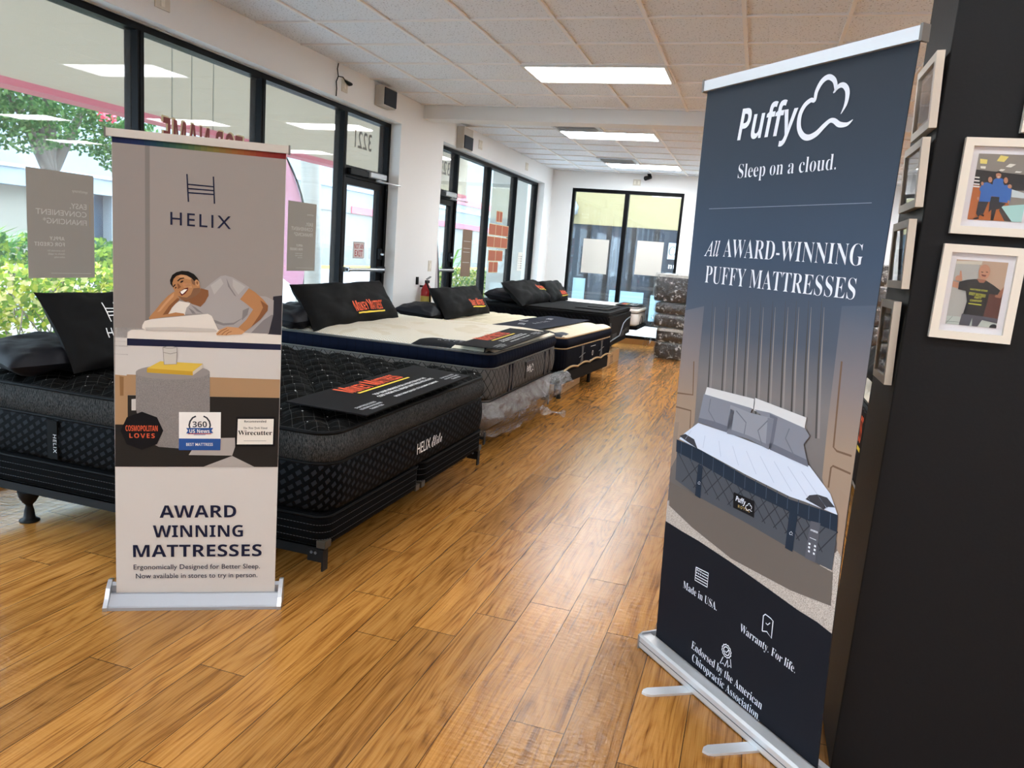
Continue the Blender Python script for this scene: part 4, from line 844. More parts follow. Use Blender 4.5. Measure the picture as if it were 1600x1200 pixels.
for q in ([(398, 268), (430, 240), (470, 234), (478, 244), (435, 252), (408, 277)], [(350, 332), (372, 305), (384, 311), (358, 341)]): H.px(q, P('hair', '#17120f'), 11, **A0)
for q in ([(428, 284), (448, 266), (470, 266), (462, 280), (440, 292)], [(372, 348), (384, 332), (393, 340), (381, 354)]): H.px(q, P('eye', '#231815'), 11, **A0)
H.px([(398, 300), (412, 300), (440, 336), (415, 356), (400, 352), (405, 335)], skin2, 9, **A0)
H.px([(422, 392), (468, 358), (518, 342), (515, 372), (485, 410), (447, 432)], P('mouth', '#5f2522'), 12, **A0); H.px([(433, 388), (475, 362), (508, 361), (490, 382), (458, 412), (446, 408)], P('teeth', '#e6dfd6'), 13, **A0)
H.px([(1175, 350), (1240, 390), (1330, 470), (1385, 540), (1380, 592), (1300, 690), (1200, 772), (1132, 822), (1058, 782), (1150, 690), (1222, 580), (1140, 512), (1080, 470)], skin, 8, **A0)
H.px([(1300, 480), (1385, 540), (1380, 592), (1300, 690), (1200, 772), (1290, 640), (1330, 560)], skin2, 9, **A0)
H.px([(1060, 778), (1132, 822), (1100, 850), (1000, 855), (930, 861), (830, 860), (820, 843), (860, 800), (940, 767), (1000, 772)], skin3, 10, **A0)
for q in ([(835, 850), (880, 812), (940, 785)], [(880, 856), (915, 822), (960, 800)], [(925, 858), (955, 830), (990, 818)]): H.pstroke(q, .0022, skin2, 11, **A0)
# lower part of the printed room
H.px([(28, 530), (1450, 555), (1440, 1143), (28, 1140)], P('dark_rug', '#26221f'), 5, **B0)
H.px([(28, 355), (135, 365), (135, 780), (28, 780)], P('bed_wood', '#a1805f'), 6, **B0); H.px([(66, 368), (102, 375), (100, 535), (70, 535)], P('wood_slot', '#84623f'), 7, **B0); H.px([(168, 565), (205, 562), (205, 660), (168, 660)], P('mattress_side', '#c2bcb6'), 6, **B0)
for q in ([(655, 1040), (680, 1000), (920, 895), (1048, 893), (1050, 970), (1025, 1045)], [(775, 1142), (1025, 1048), (1218, 1143)]): H.px(q, P('pale_rug', '#a49c96'), 6, **B0)
felt = NT('print_felt'); felt.coord(); felt.set(felt.b.inputs['Base Color'], felt.ramp(felt.noise(felt.co, 500, 3, .8), [(.35, lin('#5d5856')), (.62, lin('#8f8884'))]))
H.px([(205, 330), (835, 330), (835, 905), (780, 945), (690, 968), (590, 985), (400, 970), (260, 900), (205, 640)], felt.m, 8, **B0)
H.px([(520+316*math.cos(2*PI*i/32), 335+62*math.sin(2*PI*i/32)) for i in range(32)], P('felt_top', '#8c8581'), 9, **B0)
H.px([(300, 300), (415, 240), (775, 262), (775, 300), (690, 362), (300, 337)], P('book_side', '#b8922f'), 10, **B0); H.px([(300, 300), (415, 240), (775, 262), (690, 328)], P('book_cover', '#cfae48'), 11, **B0); H.px([(690, 330), (775, 264), (775, 300), (692, 360)], P('pages', '#bdb3a3'), 11, **B0)
H.px([(437, 122), (557, 122), (553, 265), (447, 268)], P('glass_body', '#bdb6ac'), 12, **B0)
for q in ([(437, 122), (447, 268), (553, 265), (557, 122)], [(437, 122), (470, 130), (520, 130), (557, 122), (520, 115), (470, 115), (437, 122)], [(441, 165), (500, 178), (555, 165)]): H.pstroke(q, .0018, P('glass_line', '#77706a'), 13, **B0)
own(H.done('printed_photo', None), hb)
bl = P('badge_black', '#121012'); cr_ = P('badge_cream', '#ded7cc'); bb = P('badge_blue', '#2a4f8c')
H.px([(258+182*math.cos(math.radians(22.5+45*i-22.5)), 832+162*math.sin(math.radians(22.5+45*i-22.5))) for i in range(8)], bl, 12, **B0)
co = P('coral', '#c8583a'); q = lambda x, y: (175+x*.18333, 520+y*.18333)
H.ptext('COSMOPOLITAN', q(120, 834), q(393, 836), 8.8, co, 'bold', 13); H.ptext('LOVES', q(152, 892), q(368, 894), 7, co, 'bold', 13, 1.25)
own(H.done('magazine_badge', None), hb)
H.px([(573, 673), (930, 675), (928, 900), (573, 898)], P('badge_white', '#e3ded8'), 12, **B0); H.px([(573, 898), (928, 900), (925, 998), (572, 997)], bb, 13, **B0)
H.ptext('BEST MATTRESS', q(636, 960), q(862, 960), 4.4, P('badge_white', '#e3ded8'), 'sansm', 14)
for s_ in (-1, 1): H.pstroke([(750+s_*x, y) for x, y in ((32, 708), (60, 722), (82, 752), (90, 785), (84, 808))], .006, P('laurel', '#34353c'), 13, **B0)
H.ptext('360', q(690, 802), q(812, 802), 9, P('laurel', '#34353c'), 'bold', 14); H.px([(635, 808), (865, 808), (850, 830), (865, 852), (635, 855), (650, 830)], bb, 14, **B0); H.ptext('US News', q(663, 850), q(835, 850), 5.6, P('badge_white', '#e3ded8'), 'bold', 15); H.pstroke([(650, 857), (850, 857)], .003, P('badge_red', '#a8323a'), 15, **B0); H.pstroke([(700, 866), (800, 866)], .002, bb, 15, **B0)
own(H.done('news_badge', None), hb)
H.px([(1063, 715), (1392, 715), (1390, 965), (1050, 965)], bl, 12, **B0); H.px([(1075, 732), (1380, 732), (1372, 948), (1066, 948)], cr_, 13, **B0)
H.ptext('Recommended', q(1130, 762), q(1316, 762), 3.4, bl, 'heavy', 14); H.ptext('The New York Times', q(1120, 817), q(1325, 817), 3.4, bl, 'frak', 14); H.ptext('Wirecutter', q(1076, 868), q(1366, 868), 7, bl, 'serifb', 14); H.pstroke([(1125, 918), (1315, 918)], .0012, bl, 14, **B0)
own(H.done('review_badge', None), hb)
nv = P('navy', '#1b1d33')
H.pstroke([(292.3, 272), (294.6, 315.5)], .0048, nv, 5); H.pstroke([(333.6, 276), (335.3, 318.5)], .0048, nv, 5)
for ya_, yb_ in ((288, 292), (294.5, 298), (301, 304)): H.pstroke([(293, ya_), (335, yb_)], .0048, nv, 5)
H.ptext('HELIX', (266.4, 351), (361, 358), 20, nv, 'sansm', 5, 1.25); own(H.done('brand_logo', None), hb)
H.ptext('AWARD', (249.5, 808.8), (369.3, 808), 19.2, nv, 'heavy', 5); H.ptext('WINNING', (239.3, 839.3), (379.7, 838.3), 18.6, nv, 'heavy', 5); H.ptext('MATTRESSES', (208.3, 870.3), (408.8, 868.6), 19, nv, 'heavy', 5)
own(H.done('headline', None), hb)
H.ptext('Ergonomically Designed for Better Sleep.', (208.9, 889.4), (406.2, 887.8), 7.4, nv, 'sansm', 5); H.ptext('Now available in stores to try in person.', (212.6, 903.4), (402.2, 901.4), 7.4, nv, 'sansm', 5)
own(H.done('subheading', None), hb)
# ---------------------------------------------------------------- tall dark banner on the right
pa = Vector((-.1922, 2.7702, 0)); pd = Vector((.676, -.737, 0)).normalized(); pn = Vector((pd.y, -pd.x, 0))
pb = empty('roll_up_banner', pa+pd*.33-pn*.05, None, 'tall dark roll up banner printed with a bed, standing by the column', 'banner', 'roll up banners')
own(MB().prism([(0, .004), (-.004, .012), (-.004, .05), (.004, .058), (.045, .058), (.05, .045), (.07, .045), (.072, .058), (.1, .055), (.108, .035), (.104, .006)][::-1], pa+pd*-.1, -pn, Zv, pd, .9, alu).build('base_cassette'), pb)
own(MB().obox(pa+pn*.0045+pd*-.1+Zv*.03, pd*.9, pn*.001, Zv*.0025, M_('groove_dark', '#44484e', .6)).build('groove'), pb)
for s_ in (-.108, .8): own(MB().prism([(-.006, 0), (-.008, .055), (.01, .066), (.1, .064), (.113, .03), (.108, 0)][::-1], pa+pd*s_, -pn, Zv, pd, .008, chrome).build('end_cap'), pb)
tip, jn = onZ(1006, 1084, .012), onZ(1092, 1079, .012); fd = (jn-tip).normalized()
for dlt in (Vector((0, 0, 0)), pd*.335):
    sdv = Vector((-fd.y, fd.x, 0)); m_ = MB(); L_ = (jn-tip).length+.12
    out = [(0.0, .018), (.012, .034), (.03, .042), (L_, .042), (L_, -.004), (.03, -.004), (.012, .002)]
    m_.prism(out[::-1], tip+dlt-Zv*.012, fd, sdv, Vector((0, 0, 1)), .008, alu); own(m_.build('foot'), pb)
Pv = (pn*.06+Zv*2.06).normalized(); PP = pa-pn*.06+pd*-.085+Zv*.05
bow = lambda v: max(0, math.sin(PI*min(max(v/2.06, 0), 1)))**.8
eL = lambda v: -.010*bow(v)
eR = lambda v: .825-.021*bow(v)
outl = [(eR(2.055*k/20), 2.055*k/20) for k in range(21)]+[(eL(2.055*k/20), 2.055*k/20) for k in range(20, -1, -1)]
own(MB().prism(outl, PP-pn*.006, pd, Pv, pn, .002, M_('banner_back', '#1b1d22', .6)).build('fabric'), pb)
own(MB().obox(PP+Pv*2.05-pd*.008-pn*.014, pd*.842, pn*.024, Pv*.034, alu).build('top_rail'), pb)
for s_ in (-.014, .832): own(MB().obox(PP+Pv*2.046+pd*s_-pn*.016, pd*.008, pn*.028, Pv*.042, M_('rail_cap_dark', '#6d6a66', .5)).build('rail_cap'), pb)
own(MB().tube([pa-pn*.09+pd*.33+Zv*.05, PP+pd*.41-pn*.02+Pv*2.06], .01, alu).build('support_pole'), pb)
Q = Art(PP-pn*.0035, pd, Pv, (eL, eR, 0, 2.05))
gr = NT('print_backdrop'); tc_ = gr.n('TexCoord'); sp_ = gr.n('SeparateXYZ'); gr.t.links.new(tc_.outputs['Object'], sp_.inputs[0])
zz = gr.math('ADD', sp_.outputs[2], gr.math('MULTIPLY', sp_.outputs[0], 0)); 
gr.set(gr.b.inputs['Base Color'], gr.ramp(gr.math('DIVIDE', zz, 2.15), [(.0, lin('#1d1e26')), (.36, lin('#6a625e')), (.52, lin('#77706e')), (.60, lin('#4e5460')), (.72, lin('#3c4a5d')), (.86, lin('#343d49')), (1, lin('#2a2f36'))])); gr.b.inputs['Roughness'].default_value = .55; gr.b.inputs['Specular IOR Level'].default_value = .15
Q.poly([(u, min(v, 2.05)) for u, v in outl], gr.m, 1)
E0 = dict(o=(1020, 580), k=.3082); woodd = P('wood_line', '#6d5543'); wf = NT('print_wood_fade'); zf = wf.coord()[2]
wf.set(wf.b.inputs['Base Color'], wf.ramp(wf.math('DIVIDE', zf, 2.15), [(.47, lin('#97806d')), (.56, lin('#7b7170')), (.66, lin('#4f5867'))])); wf.b.inputs['Specular IOR Level'].default_value = .15; woodp = wf.m
def chan(x): 
    for i in range(6): pass
for i, xt in enumerate((275, 345, 400, 455, 520, 580, 645, 700, 762, 828)):
    x1_ = 1020+xt*.3082; Q.pstroke([(x1_+9, 470), (x1_+4, 570), (x1_, 640+i*5)], [.001, .006, .007], P('channel', '#4b4745'), 2); Q.pstroke([(x1_+13, 480), (x1_+8, 570), (x1_+4, 640+i*5)], [.001, .006, .008], P('channel_light', '#8a827e'), 2)
Q.px([(960, -330), (1160, -330), (1120, 800), (960, 960), (860, 540), (890, 250)], woodp, 3, **E0); Q.px([(30, -330), (262, -330), (235, -60), (212, 262), (60, 480)], woodp, 3, **E0)
for q_ in ([(960, -50), (918, 385), (935, 405), (1010, 430)], [(1005, 520), (915, 480), (905, 490), (892, 590)], [(210, -50), (205, 120), (110, 105)], [(105, 175), (195, 200), (190, 290)]): Q.pstroke(q_, .006, woodd, 4, **E0)
Q.px([(950, 600), (1000, 650), (985, 960), (935, 900)], P('wood_left', '#977f6c'), 4, **E0); Q.px([(85, 248), (135, 258), (115, 440), (70, 480)], P('nightstand', '#8d7a6b'), 4, **E0)
carp = NT('print_carpet'); carp.coord(); carp.set(carp.b.inputs['Base Color'], carp.ramp(carp.noise(carp.co, 320, 3, .9), [(.38, lin('#7f7269')), (.6, lin('#cdc1b6'))]))
cb = [(1020, 800), (1038.5, 812.7), (1066, 830), (1092, 845), (1139, 876), (1200, 919), (1247, 953), (1277.6, 972), (1305, 993)]
Q.px(cb[::-1]+[(1020, 770), (1050, 780), (1150, 850), (1260, 900), (1330, 860), (1330, 1000)], carp.m, 3)
Q.px(cb+[(1340, 1010), (1330, 1320), (1000, 1320), (980, 1000)], P('lower_black', '#14151c'), 5)
Q.px([(90, 560), (240, 640), (480, 770), (780, 945), (915, 1020), (905, 1190), (700, 1110), (400, 950), (200, 790), (85, 680)], P('taupe_base', '#665c55'), 6, **E0)
Q.px([(125, 405), (250, 470), (470, 600), (780, 750), (938, 810), (912, 1010), (780, 945), (480, 770), (240, 640), (118, 548)], P('quilt_side', '#4a4c52'), 7, **E0)
for i in range(15):                        # diamond quilting on the printed side
    x = 130+i*58
    for dx, L2 in ((95, 8), (-95, 8)):
        a_ = (x, 405+(x-125)*.5); b_ = (x+dx, 405+(x-125)*.5+ (190 if dx > 0 else 95)); 
        if 122 < b_[0] < 915: Q.pstroke([a_, b_], .0035, P('quilt_line', '#2f3137'), 8, **E0)
        c_ = (x+dx*.5, 405+(x-125)*.5+95)
Q.px([(125, 345), (240, 395), (470, 530), (700, 650), (942, 728), (938, 815), (780, 752), (470, 602), (250, 472), (122, 407)], P('band_navy', '#222b38'), 9, **E0)
for t in range(15):
    x = 150+t*54; y = 357+(x-150)*.485; Q.pstroke([(x, y), (x-4, y+78)], .003, P('band_line', '#3d4857'), 10, **E0)
Q.px([(235, 470), (258, 480), (245, 645), (218, 628)], P('band_navy', '#222b38'), 10, **E0); Q.px([(698, 710), (740, 725), (712, 915), (675, 895)], P('band_navy', '#222b38'), 10, **E0); Q.px([(805, 758), (855, 770), (828, 970), (775, 945)], P('grey_tag', '#55555c'), 10, **E0)
Q.px([(235, 262), (380, 310), (600, 395), (800, 480), (905, 620), (942, 728), (780, 662), (700, 635), (470, 520), (250, 400), (138, 343), (165, 315)], P('sheet', '#c9cfdd'), 11, **E0)
for i in range(9): Q.pstroke([(200+i*70, 300+i*26), (170+i*90, 345+i*44)], .002, P('sheet_line', '#aab2c4'), 12, **E0)
Q.px([(280, 80), (520, 140), (515, 192), (268, 122)], P('white_pillow', '#ccc9c8'), 12, **E0); Q.px([(525, 135), (785, 235), (775, 292), (518, 198)], P('white_pillow', '#ccc9c8'), 12, **E0)
Q.px([(265, 115), (510, 188), (500, 215), (405, 300), (380, 308), (235, 255)], P('grey_pillow', '#7e7f88'), 13, **E0); Q.px([(520, 193), (600, 210), (780, 290), (802, 330), (770, 370), (795, 485), (600, 397), (600, 260)], P('grey_pillow', '#7e7f88'), 13, **E0); Q.px([(400, 170), (500, 210), (620, 240), (595, 397), (490, 342), (383, 315)], P('front_pillow', '#8b8c94'), 14, **E0)
for q_ in ([(240, 235), (320, 255), (400, 285), (380, 308), (235, 255)], [(400, 190), (380, 300), (405, 300), (420, 200)], [(600, 360), (790, 450), (795, 485), (600, 397)], [(600, 215), (640, 235), (615, 380), (600, 397)]): Q.px(q_, P('pillow_low', '#666772'), 14, **E0)
for q_ in ([(388, 290), (490, 325), (598, 375), (595, 397), (490, 342), (383, 315)], [(590, 235), (620, 240), (597, 380), (580, 370)]): Q.px(q_, P('pillow_mid', '#757680'), 15, **E0)
for q_ in ([(430, 200), (480, 260), (470, 320)], [(590, 250), (540, 300), (560, 370)], [(300, 140), (290, 200), (330, 270)], [(700, 290), (680, 340), (720, 420)]): Q.pstroke(q_, .004, P('pillow_crease', '#696a73'), 15, **E0)
Q.px([(780, 648), (800, 628), (840, 624), (890, 640), (930, 690), (895, 688), (872, 700)], P('patch', '#3b3a3f'), 12, **E0); Q.px([(140, 328), (170, 317), (215, 345), (232, 392), (180, 357)], P('patch', '#3b3a3f'), 12, **E0)
Q.px([(415, 612), (520, 658), (518, 742), (412, 690)], P('badge_black', '#121012'), 11, **E0)
own(Q.done('printed_photo', None), pb)
wp = P('letter_white', '#dfe2ea'); e_ = lambda x, y: (1020+x*.3082, 580+y*.3082)
Q.ptext('Puffy', e_(425, 655), e_(475, 680), 8, wp, 'boldi', 12); u_, v_ = Q.uv(*e_(474, 700)); cloud(Q, (u_, v_), .032, wp, 12); Q.ptext('ROYAL', e_(437, 690), e_(497, 716), 4.5, P('gold_letter', '#a58d5a'), 'bold', 12, 1.3)
own(Q.done('mattress_label', None), pb)
Q.ptext('HYBRID', e_(806, 808), e_(842, 822), 3, wp, 'bold', 12); Q.pstroke([e_(802, 842), e_(834, 856)], .0015, wp, 12)
for x_, y_ in ((796, 872), (794, 890), (793, 910), (824, 884), (822, 903), (818, 922)): Q.pstroke([e_(x_, y_), e_(x_+9, y_+4)], .006, wp, 12)
for x_, y_ in ((240, 565), (706, 820)): u_, v_ = Q.uv(*e_(x_, y_)); cloud(Q, (u_-.006, v_-.006), .014, wp, 12)
own(Q.done('mattress_badges', None), pb)
Q.ptext('Puffy', (1152.5, 219.5), (1243, 209.3), 47, wp, 'boldi', 5)
u_, v_ = Q.uv(1243.5, 214.5); u2, v2 = Q.uv(1330, 199); cloud(Q, (u_, v_-.008), (u2-u_), wp, 5); own(Q.done('brand_logo', None), pb)
Q.ptext('Sleep on a cloud.', (1153.2, 278.7), (1306.5, 265), 21, wp, 'serif', 5); Q.pstroke([(1108.5, 326.4), (1363, 317)], .0016, P('thin_line', '#8d96a4'), 5)
own(Q.done('slogan', None), pb)
Q.ptext('All', (1100.7, 400), (1123.8, 400.9), 23, wp, 'serifi', 5); Q.ptext('AWARD-WINNING', (1130, 401.2), (1347.6, 415.7), 27, wp, 'serif', 5); Q.ptext('PUFFY MATTRESSES', (1101.6, 441.5), (1335.7, 468.6), 26, wp, 'serif', 5)
own(Q.done('headline', None), pb)
t_ = lambda x, y: (1000+x*.3084, 830+y*.3084)
T0 = dict(o=(1000, 830), k=.3084)
Q.ptext('Made in USA.', t_(220, 285), t_(390, 403), 11.5, wp, 'serif', 6)
Q.pstroke([(287, 182), (349, 213), (343, 283), (281, 247), (287, 182)], .0035, wp, 6, **T0)
for k in range(1, 5):
    f = k/5; Q.pstroke([(287-6*f+(30 if k < 3 else 0), 182+65*f+(15 if k < 3 else 0)), (349-6*f, 213+70*f)], .003, wp, 6, **T0)
for i in range(3):
    for j in range(2): u_, v_ = Q.uv(*t_(293+i*9-j*2, 196+i*5+j*14)); Q.disc((u_, v_), .0032, wp, 6, 8)
own(Q.done('flag_notice', None), pb)
Q.ptext('Warranty. For life.', t_(508, 503), t_(787, 720), 12.5, wp, 'serif', 6)
Q.pstroke([(622, 505), (628, 428), (638, 420), (664, 440), (677, 455), (668, 542), (645, 508), (622, 505)], .0035, wp, 6, **T0); Q.pstroke([(640, 464), (649, 474), (662, 464)], .003, wp, 6, **T0)
own(Q.done('warranty_notice', None), pb)
Q.ptext('Endorsed by the American', t_(262, 590), t_(617, 905), 12.5, wp, 'serif', 6); Q.ptext('Chiropractic Association.', t_(265, 655), t_(605, 962), 12.5, wp, 'serif', 6)
u_, v_ = Q.uv(*t_(441, 607)); ring_ = lambda r, w_, n: Q.stroke([(u_+r*(1+(w_ if i % 2 else 0))*math.cos(2*PI*i/n), v_+r*(1+(w_ if i % 2 else 0))*math.sin(2*PI*i/n)) for i in range(n+1)], .0035, wp, 6)
ring_(.021, .14, 24); ring_(.0145, 0, 24); Q.pstroke([(432, 605), (440, 614), (452, 602)], .003, wp, 6, **T0)
for q_ in ([(424, 636), (408, 668), (424, 668), (432, 684), (446, 652)], [(446, 652), (447, 690), (456, 680), (464, 692), (461, 648)]): Q.pstroke(q_, .003, wp, 6, **T0)
own(Q.done('endorsement_notice', None), pb)


# ---------------------------------------------------------------- picture frames on the dark column
fwood = M_('cream_frame', '#d8d0c2', .5); mount = M_('mount_card', '#e2e0e4', .8); fglass = glass('picture_glass', (.98, .98, .98, 1))
def frame(label, P, U, V, wd, ht, bw, art, lean_=0.0, group=None):
    """P: lower left corner on the wall; frame 18 mm deep, top leaning out by lean_"""
    P, U, V = Vector(P), Vector(U), Vector(V); N = U.cross(V).normalized(); V = (V*ht+N*lean_).normalized(); N = U.cross(V).normalized()
    e = empty('picture_frame', P, None, label, 'picture', group); m_ = MB(); D = N*.02; P0 = P+N*.002
    m_.obox(P0, U*wd, V*bw, D).obox(P0+V*(ht-bw), U*wd, V*bw, D).obox(P0+V*bw, U*bw, V*(ht-2*bw), D).obox(P0+V*bw+U*(wd-bw), U*bw, V*(ht-2*bw), D); own(m_.build('frame', fwood), e)
    own(MB().obox(P0+U*bw+V*bw, U*(wd-2*bw), V*(ht-2*bw), N*.008, mount).build('mount'), e)
    A = Art(P0+N*.0084+U*bw+V*bw, U, V, (.016, wd-2*bw-.016, .018, ht-2*bw-.018)); art(A, wd-2*bw, ht-2*bw); own(A.done('photograph', None), e)
    own(MB().obox(P0+N*.0145+U*bw+V*bw, U*(wd-2*bw), V*(ht-2*bw), N*.0006, fglass).build('picture_glass'), e); return e
def ph1(A, w_, h_):
    o = dict(o=(1460, 200), k=.15); p = lambda n, c, pts, L: A.px(pts, P('ph_'+n, c), L, **o)
    p('grey', '#8b857e', [(300, 200), (1100, 200), (1100, 1100), (300, 1100)], 1); p('dark', '#2b2a2c', [(380, 430), (1100, 500), (1100, 660), (300, 640)], 2); p('floor', '#b2632f', [(300, 590), (480, 600), (760, 760), (800, 1100), (250, 1100)], 3)
    for q_ in ([(475, 320), (552, 330), (545, 375), (475, 370)], [(690, 285), (775, 300), (725, 355), (648, 345)]): p('lampy', '#e8d67a', q_, 3)
    for q_ in ([(785, 372), (850, 380), (795, 412), (740, 405)], [(480, 397), (535, 400), (530, 425), (480, 420)], [(690, 428), (740, 432), (710, 450), (670, 446)], [(850, 450), (915, 455), (890, 468), (835, 464)]): p('lampw', '#e6e3da', q_, 3)
    for y_ in (505, 540, 575, 600): p('lampw', '#e6e3da', [(395, y_), (470, y_+6), (468, y_+20), (393, y_+14)], 4)
    p('bed', '#c9d4d6', [(805, 640), (1000, 690), (1000, 740), (800, 720)], 4); p('bedside', '#3c3431', [(670, 860), (690, 815), (800, 1010), (720, 1010)], 4); p('aqua', '#a7d3cf', [(690, 815), (1000, 800), (1000, 1100), (790, 1040)], 5)
    blue, dkp_, sk = P('ph_blue', '#3467b0'), P('ph_trousers', '#25242a'), P('ph_skin', '#b98468'); hr_ = P('ph_hair', '#241a18')
    A.px([(580, 715), (700, 720), (700, 790), (640, 850), (612, 960), (580, 968), (592, 850), (525, 910), (560, 880)], dkp_, 6, **o); A.px([(610, 545), (640, 525), (700, 525), (742, 560), (725, 640), (700, 722), (583, 712), (600, 600)], blue, 7, **o)
    A.px([(455, 765), (562, 765), (505, 900), (480, 890), (455, 930), (430, 890)], dkp_, 7, **o); A.px([(672, 770), (742, 788), (680, 840), (645, 850)], dkp_, 7, **o)
    A.px([(548, 560), (560, 515), (590, 505), (612, 530), (608, 585), (560, 590)], hr_, 7, **o); A.px([(712, 570), (720, 520), (748, 508), (772, 530), (782, 600), (730, 610)], hr_, 8, **o)
    A.px([(500, 575), (545, 565), (600, 590), (606, 640), (575, 770), (462, 766), (480, 665), (464, 640)], blue, 8, **o); A.px([(690, 600), (755, 592), (803, 640), (782, 782), (668, 772), (680, 660)], blue, 9, **o)
    for cx, cy_, rx, ry in ((577, 540, 22, 30), (664, 492, 28, 38), (740, 547, 22, 32), (495, 580, 14, 20), (780, 610, 22, 22), (452, 735, 12, 18), (768, 770, 12, 16)): A.px([(cx+rx*math.cos(2*PI*i/14), cy_+ry*math.sin(2*PI*i/14)) for i in range(14)], sk, 10, **o)
    A.px([(636, 478), (645, 455), (672, 450), (695, 468), (694, 482), (665, 470)], hr_, 11, **o); A.px([(650, 508), (680, 508), (672, 516), (656, 516)], P('teeth', '#e6dfd6'), 11, **o)
    for q_ in ([(400, 940), (455, 925), (460, 945), (405, 970)], [(472, 890), (515, 905), (510, 925), (470, 905)]): A.px(q_, hr_, 8, **o)
def ph2(A, w_, h_):
    o = dict(o=(1440, 370), k=.1459); p = lambda n, c, pts, L: A.px(pts, P('ph_'+n, c), L, **o)
    p('tan', '#b59a84', [(200, 150), (1050, 150), (1050, 1100), (150, 1100)], 1); p('doorw', '#a9a8a2', [(300, 282), (625, 288), (600, 460), (480, 850), (200, 850)], 2); p('doorf', '#c6bfae', [(330, 255), (655, 262), (640, 300), (330, 285)], 3); p('floorw', '#b4bdb6', [(200, 838), (860, 885), (860, 1060), (180, 1000)], 3); p('cab', '#54291f', [(700, 610), (900, 625), (830, 890), (640, 850)], 4)
    A.pstroke([(235, 900), (430, 915)], .0012, P('ph_grout', '#7b837d'), 4, **o); A.pstroke([(330, 850), (250, 940)], .0012, P('ph_grout', '#7b837d'), 4, **o)
    sk, sk2 = P('ph_skin', '#b98468'), P('ph_skin2', '#96634c'); tee_ = P('ph_black', '#131316')
    p('jeans', '#4c4c56', [(430, 820), (660, 850), (645, 890), (590, 985), (530, 980), (540, 870), (502, 975), (392, 962)], 5); p('jeans', '#4c4c56', [(640, 850), (830, 880), (820, 930), (640, 890)], 5)
    A.px([(328, 470), (398, 488), (388, 552), (326, 535)], sk, 5, **o); A.px([(800, 600), (850, 570), (910, 535), (885, 612), (840, 658), (780, 645)], sk2, 6, **o)
    A.px([(400, 482), (480, 460), (570, 452), (690, 470), (770, 520), (840, 575), (810, 622), (720, 612), (700, 700), (655, 852), (440, 825), (482, 690), (470, 580), (388, 560)], tee_, 7, **o)
    A.px([(360, 430), (385, 410), (430, 425), (432, 468), (390, 475), (358, 462)], sk, 8, **o); A.px([(402, 420), (410, 362), (424, 362), (430, 425)], sk, 8, **o)
    A.px([(585, 448), (692, 462), (660, 495), (615, 490)], sk2, 8, **o); A.px([(668+62*math.cos(2*PI*i/20)-8*math.sin(2*PI*i/20), 376+80*math.sin(2*PI*i/20)) for i in range(20)], sk, 9, **o); A.px([(635, 402), (690, 410), (678, 428), (642, 420)], P('ph_mouth', '#6f3a31'), 10, **o)
    for x_ in (645, 695): A.px([(x_-12, 372), (x_+12, 376), (x_+10, 384), (x_-10, 380)], P('ph_hair', '#241a18'), 10, **o)
    yl = P('ph_yellow', '#b9bb3e'); f = lambda x, y: (1440+x*.1459, 370+y*.1459)
    A.ptext('MIKEY MATTRESS', f(500, 618), f(676, 650), 4.5, yl, 'heavy', 9); A.ptext('PARTY', f(560, 660), f(636, 668), 3.5, yl, 'heavy', 9); A.ptext('COMPANY', f(512, 690), f(640, 700), 3.2, yl, 'heavy', 9); A.ptext('MATTRESS STORE', f(515, 568), f(700, 590), 2.6, yl, 'heavy', 9); A.pstroke([(497, 712), (637, 730)], .003, yl, 9, **o)
    A.px([(765+46*math.cos(2*PI*i/16), 975+40*math.sin(2*PI*i/16)) for i in range(16)], tee_, 6, **o)
def plain_photo(cs):
    def f(A, w_, h_):
        n = len(cs); v = .018
        for i, c in enumerate(cs): v2_ = .018+(h_-.036)*(i+1)/n; A.poly([(.016, v), (w_-.016, v), (w_-.016, v2_), (.016, v2_)], P('phs_'+c[1:], c), 1); v = v2_
        A.poly([(w_*.3, h_*.25), (w_*.5, h_*.2), (w_*.72, h_*.3), (w_*.6, h_*.55), (w_*.42, h_*.6)], P('phs_fig', '#4a4c52'), 2)
    return f
Uy = (0, -1, 0)
for lb, y1, y0, z0, z1, cs in (('cream framed picture topmost of four on the narrow column side', 2.615, 2.355, 1.915, 2.112, ['#6c6663', '#8d8782', '#a59f9a']), ('cream framed picture second from the top on the narrow column side', 2.625, 2.358, 1.708, 1.892, ['#b0b2b0', '#c7c9c6', '#d8d8d2']), ('cream framed picture third from the top on the narrow column side', 2.62, 2.36, 1.485, 1.676, ['#8c969a', '#5a646c', '#c3d2dc']), ('cream framed picture lowest of four on the narrow column side', 2.612, 2.385, 1.21, 1.448, ['#4b4847', '#6a6560', '#8e8a88'])):
    frame(lb, (CX, y1, z0), Uy, (0, 0, 1), y1-y0, z1-z0, .022, plain_photo(cs), .009, 'column side pictures')
Ux = (1, 0, 0)
frame('cream framed photograph of three people in blue shirts on the broad column face', (.472, CY, 1.642), Ux, (0, 0, 1), .2, .247, .021, ph1, .004, 'column face pictures')
frame('cream framed photograph of a bald man in black shirt on the broad column face', (.464, CY, 1.362), Ux, (0, 0, 1), .196, .252, .021, ph2, .004, 'column face pictures')
frame('cream framed picture cut off by the photo edge above the three people', (.594, CY, 1.905), Ux, (0, 0, 1), .2, .247, .021, plain_photo(['#7a6a5a', '#9a8e80', '#b8aea0']), .004, 'column face pictures')

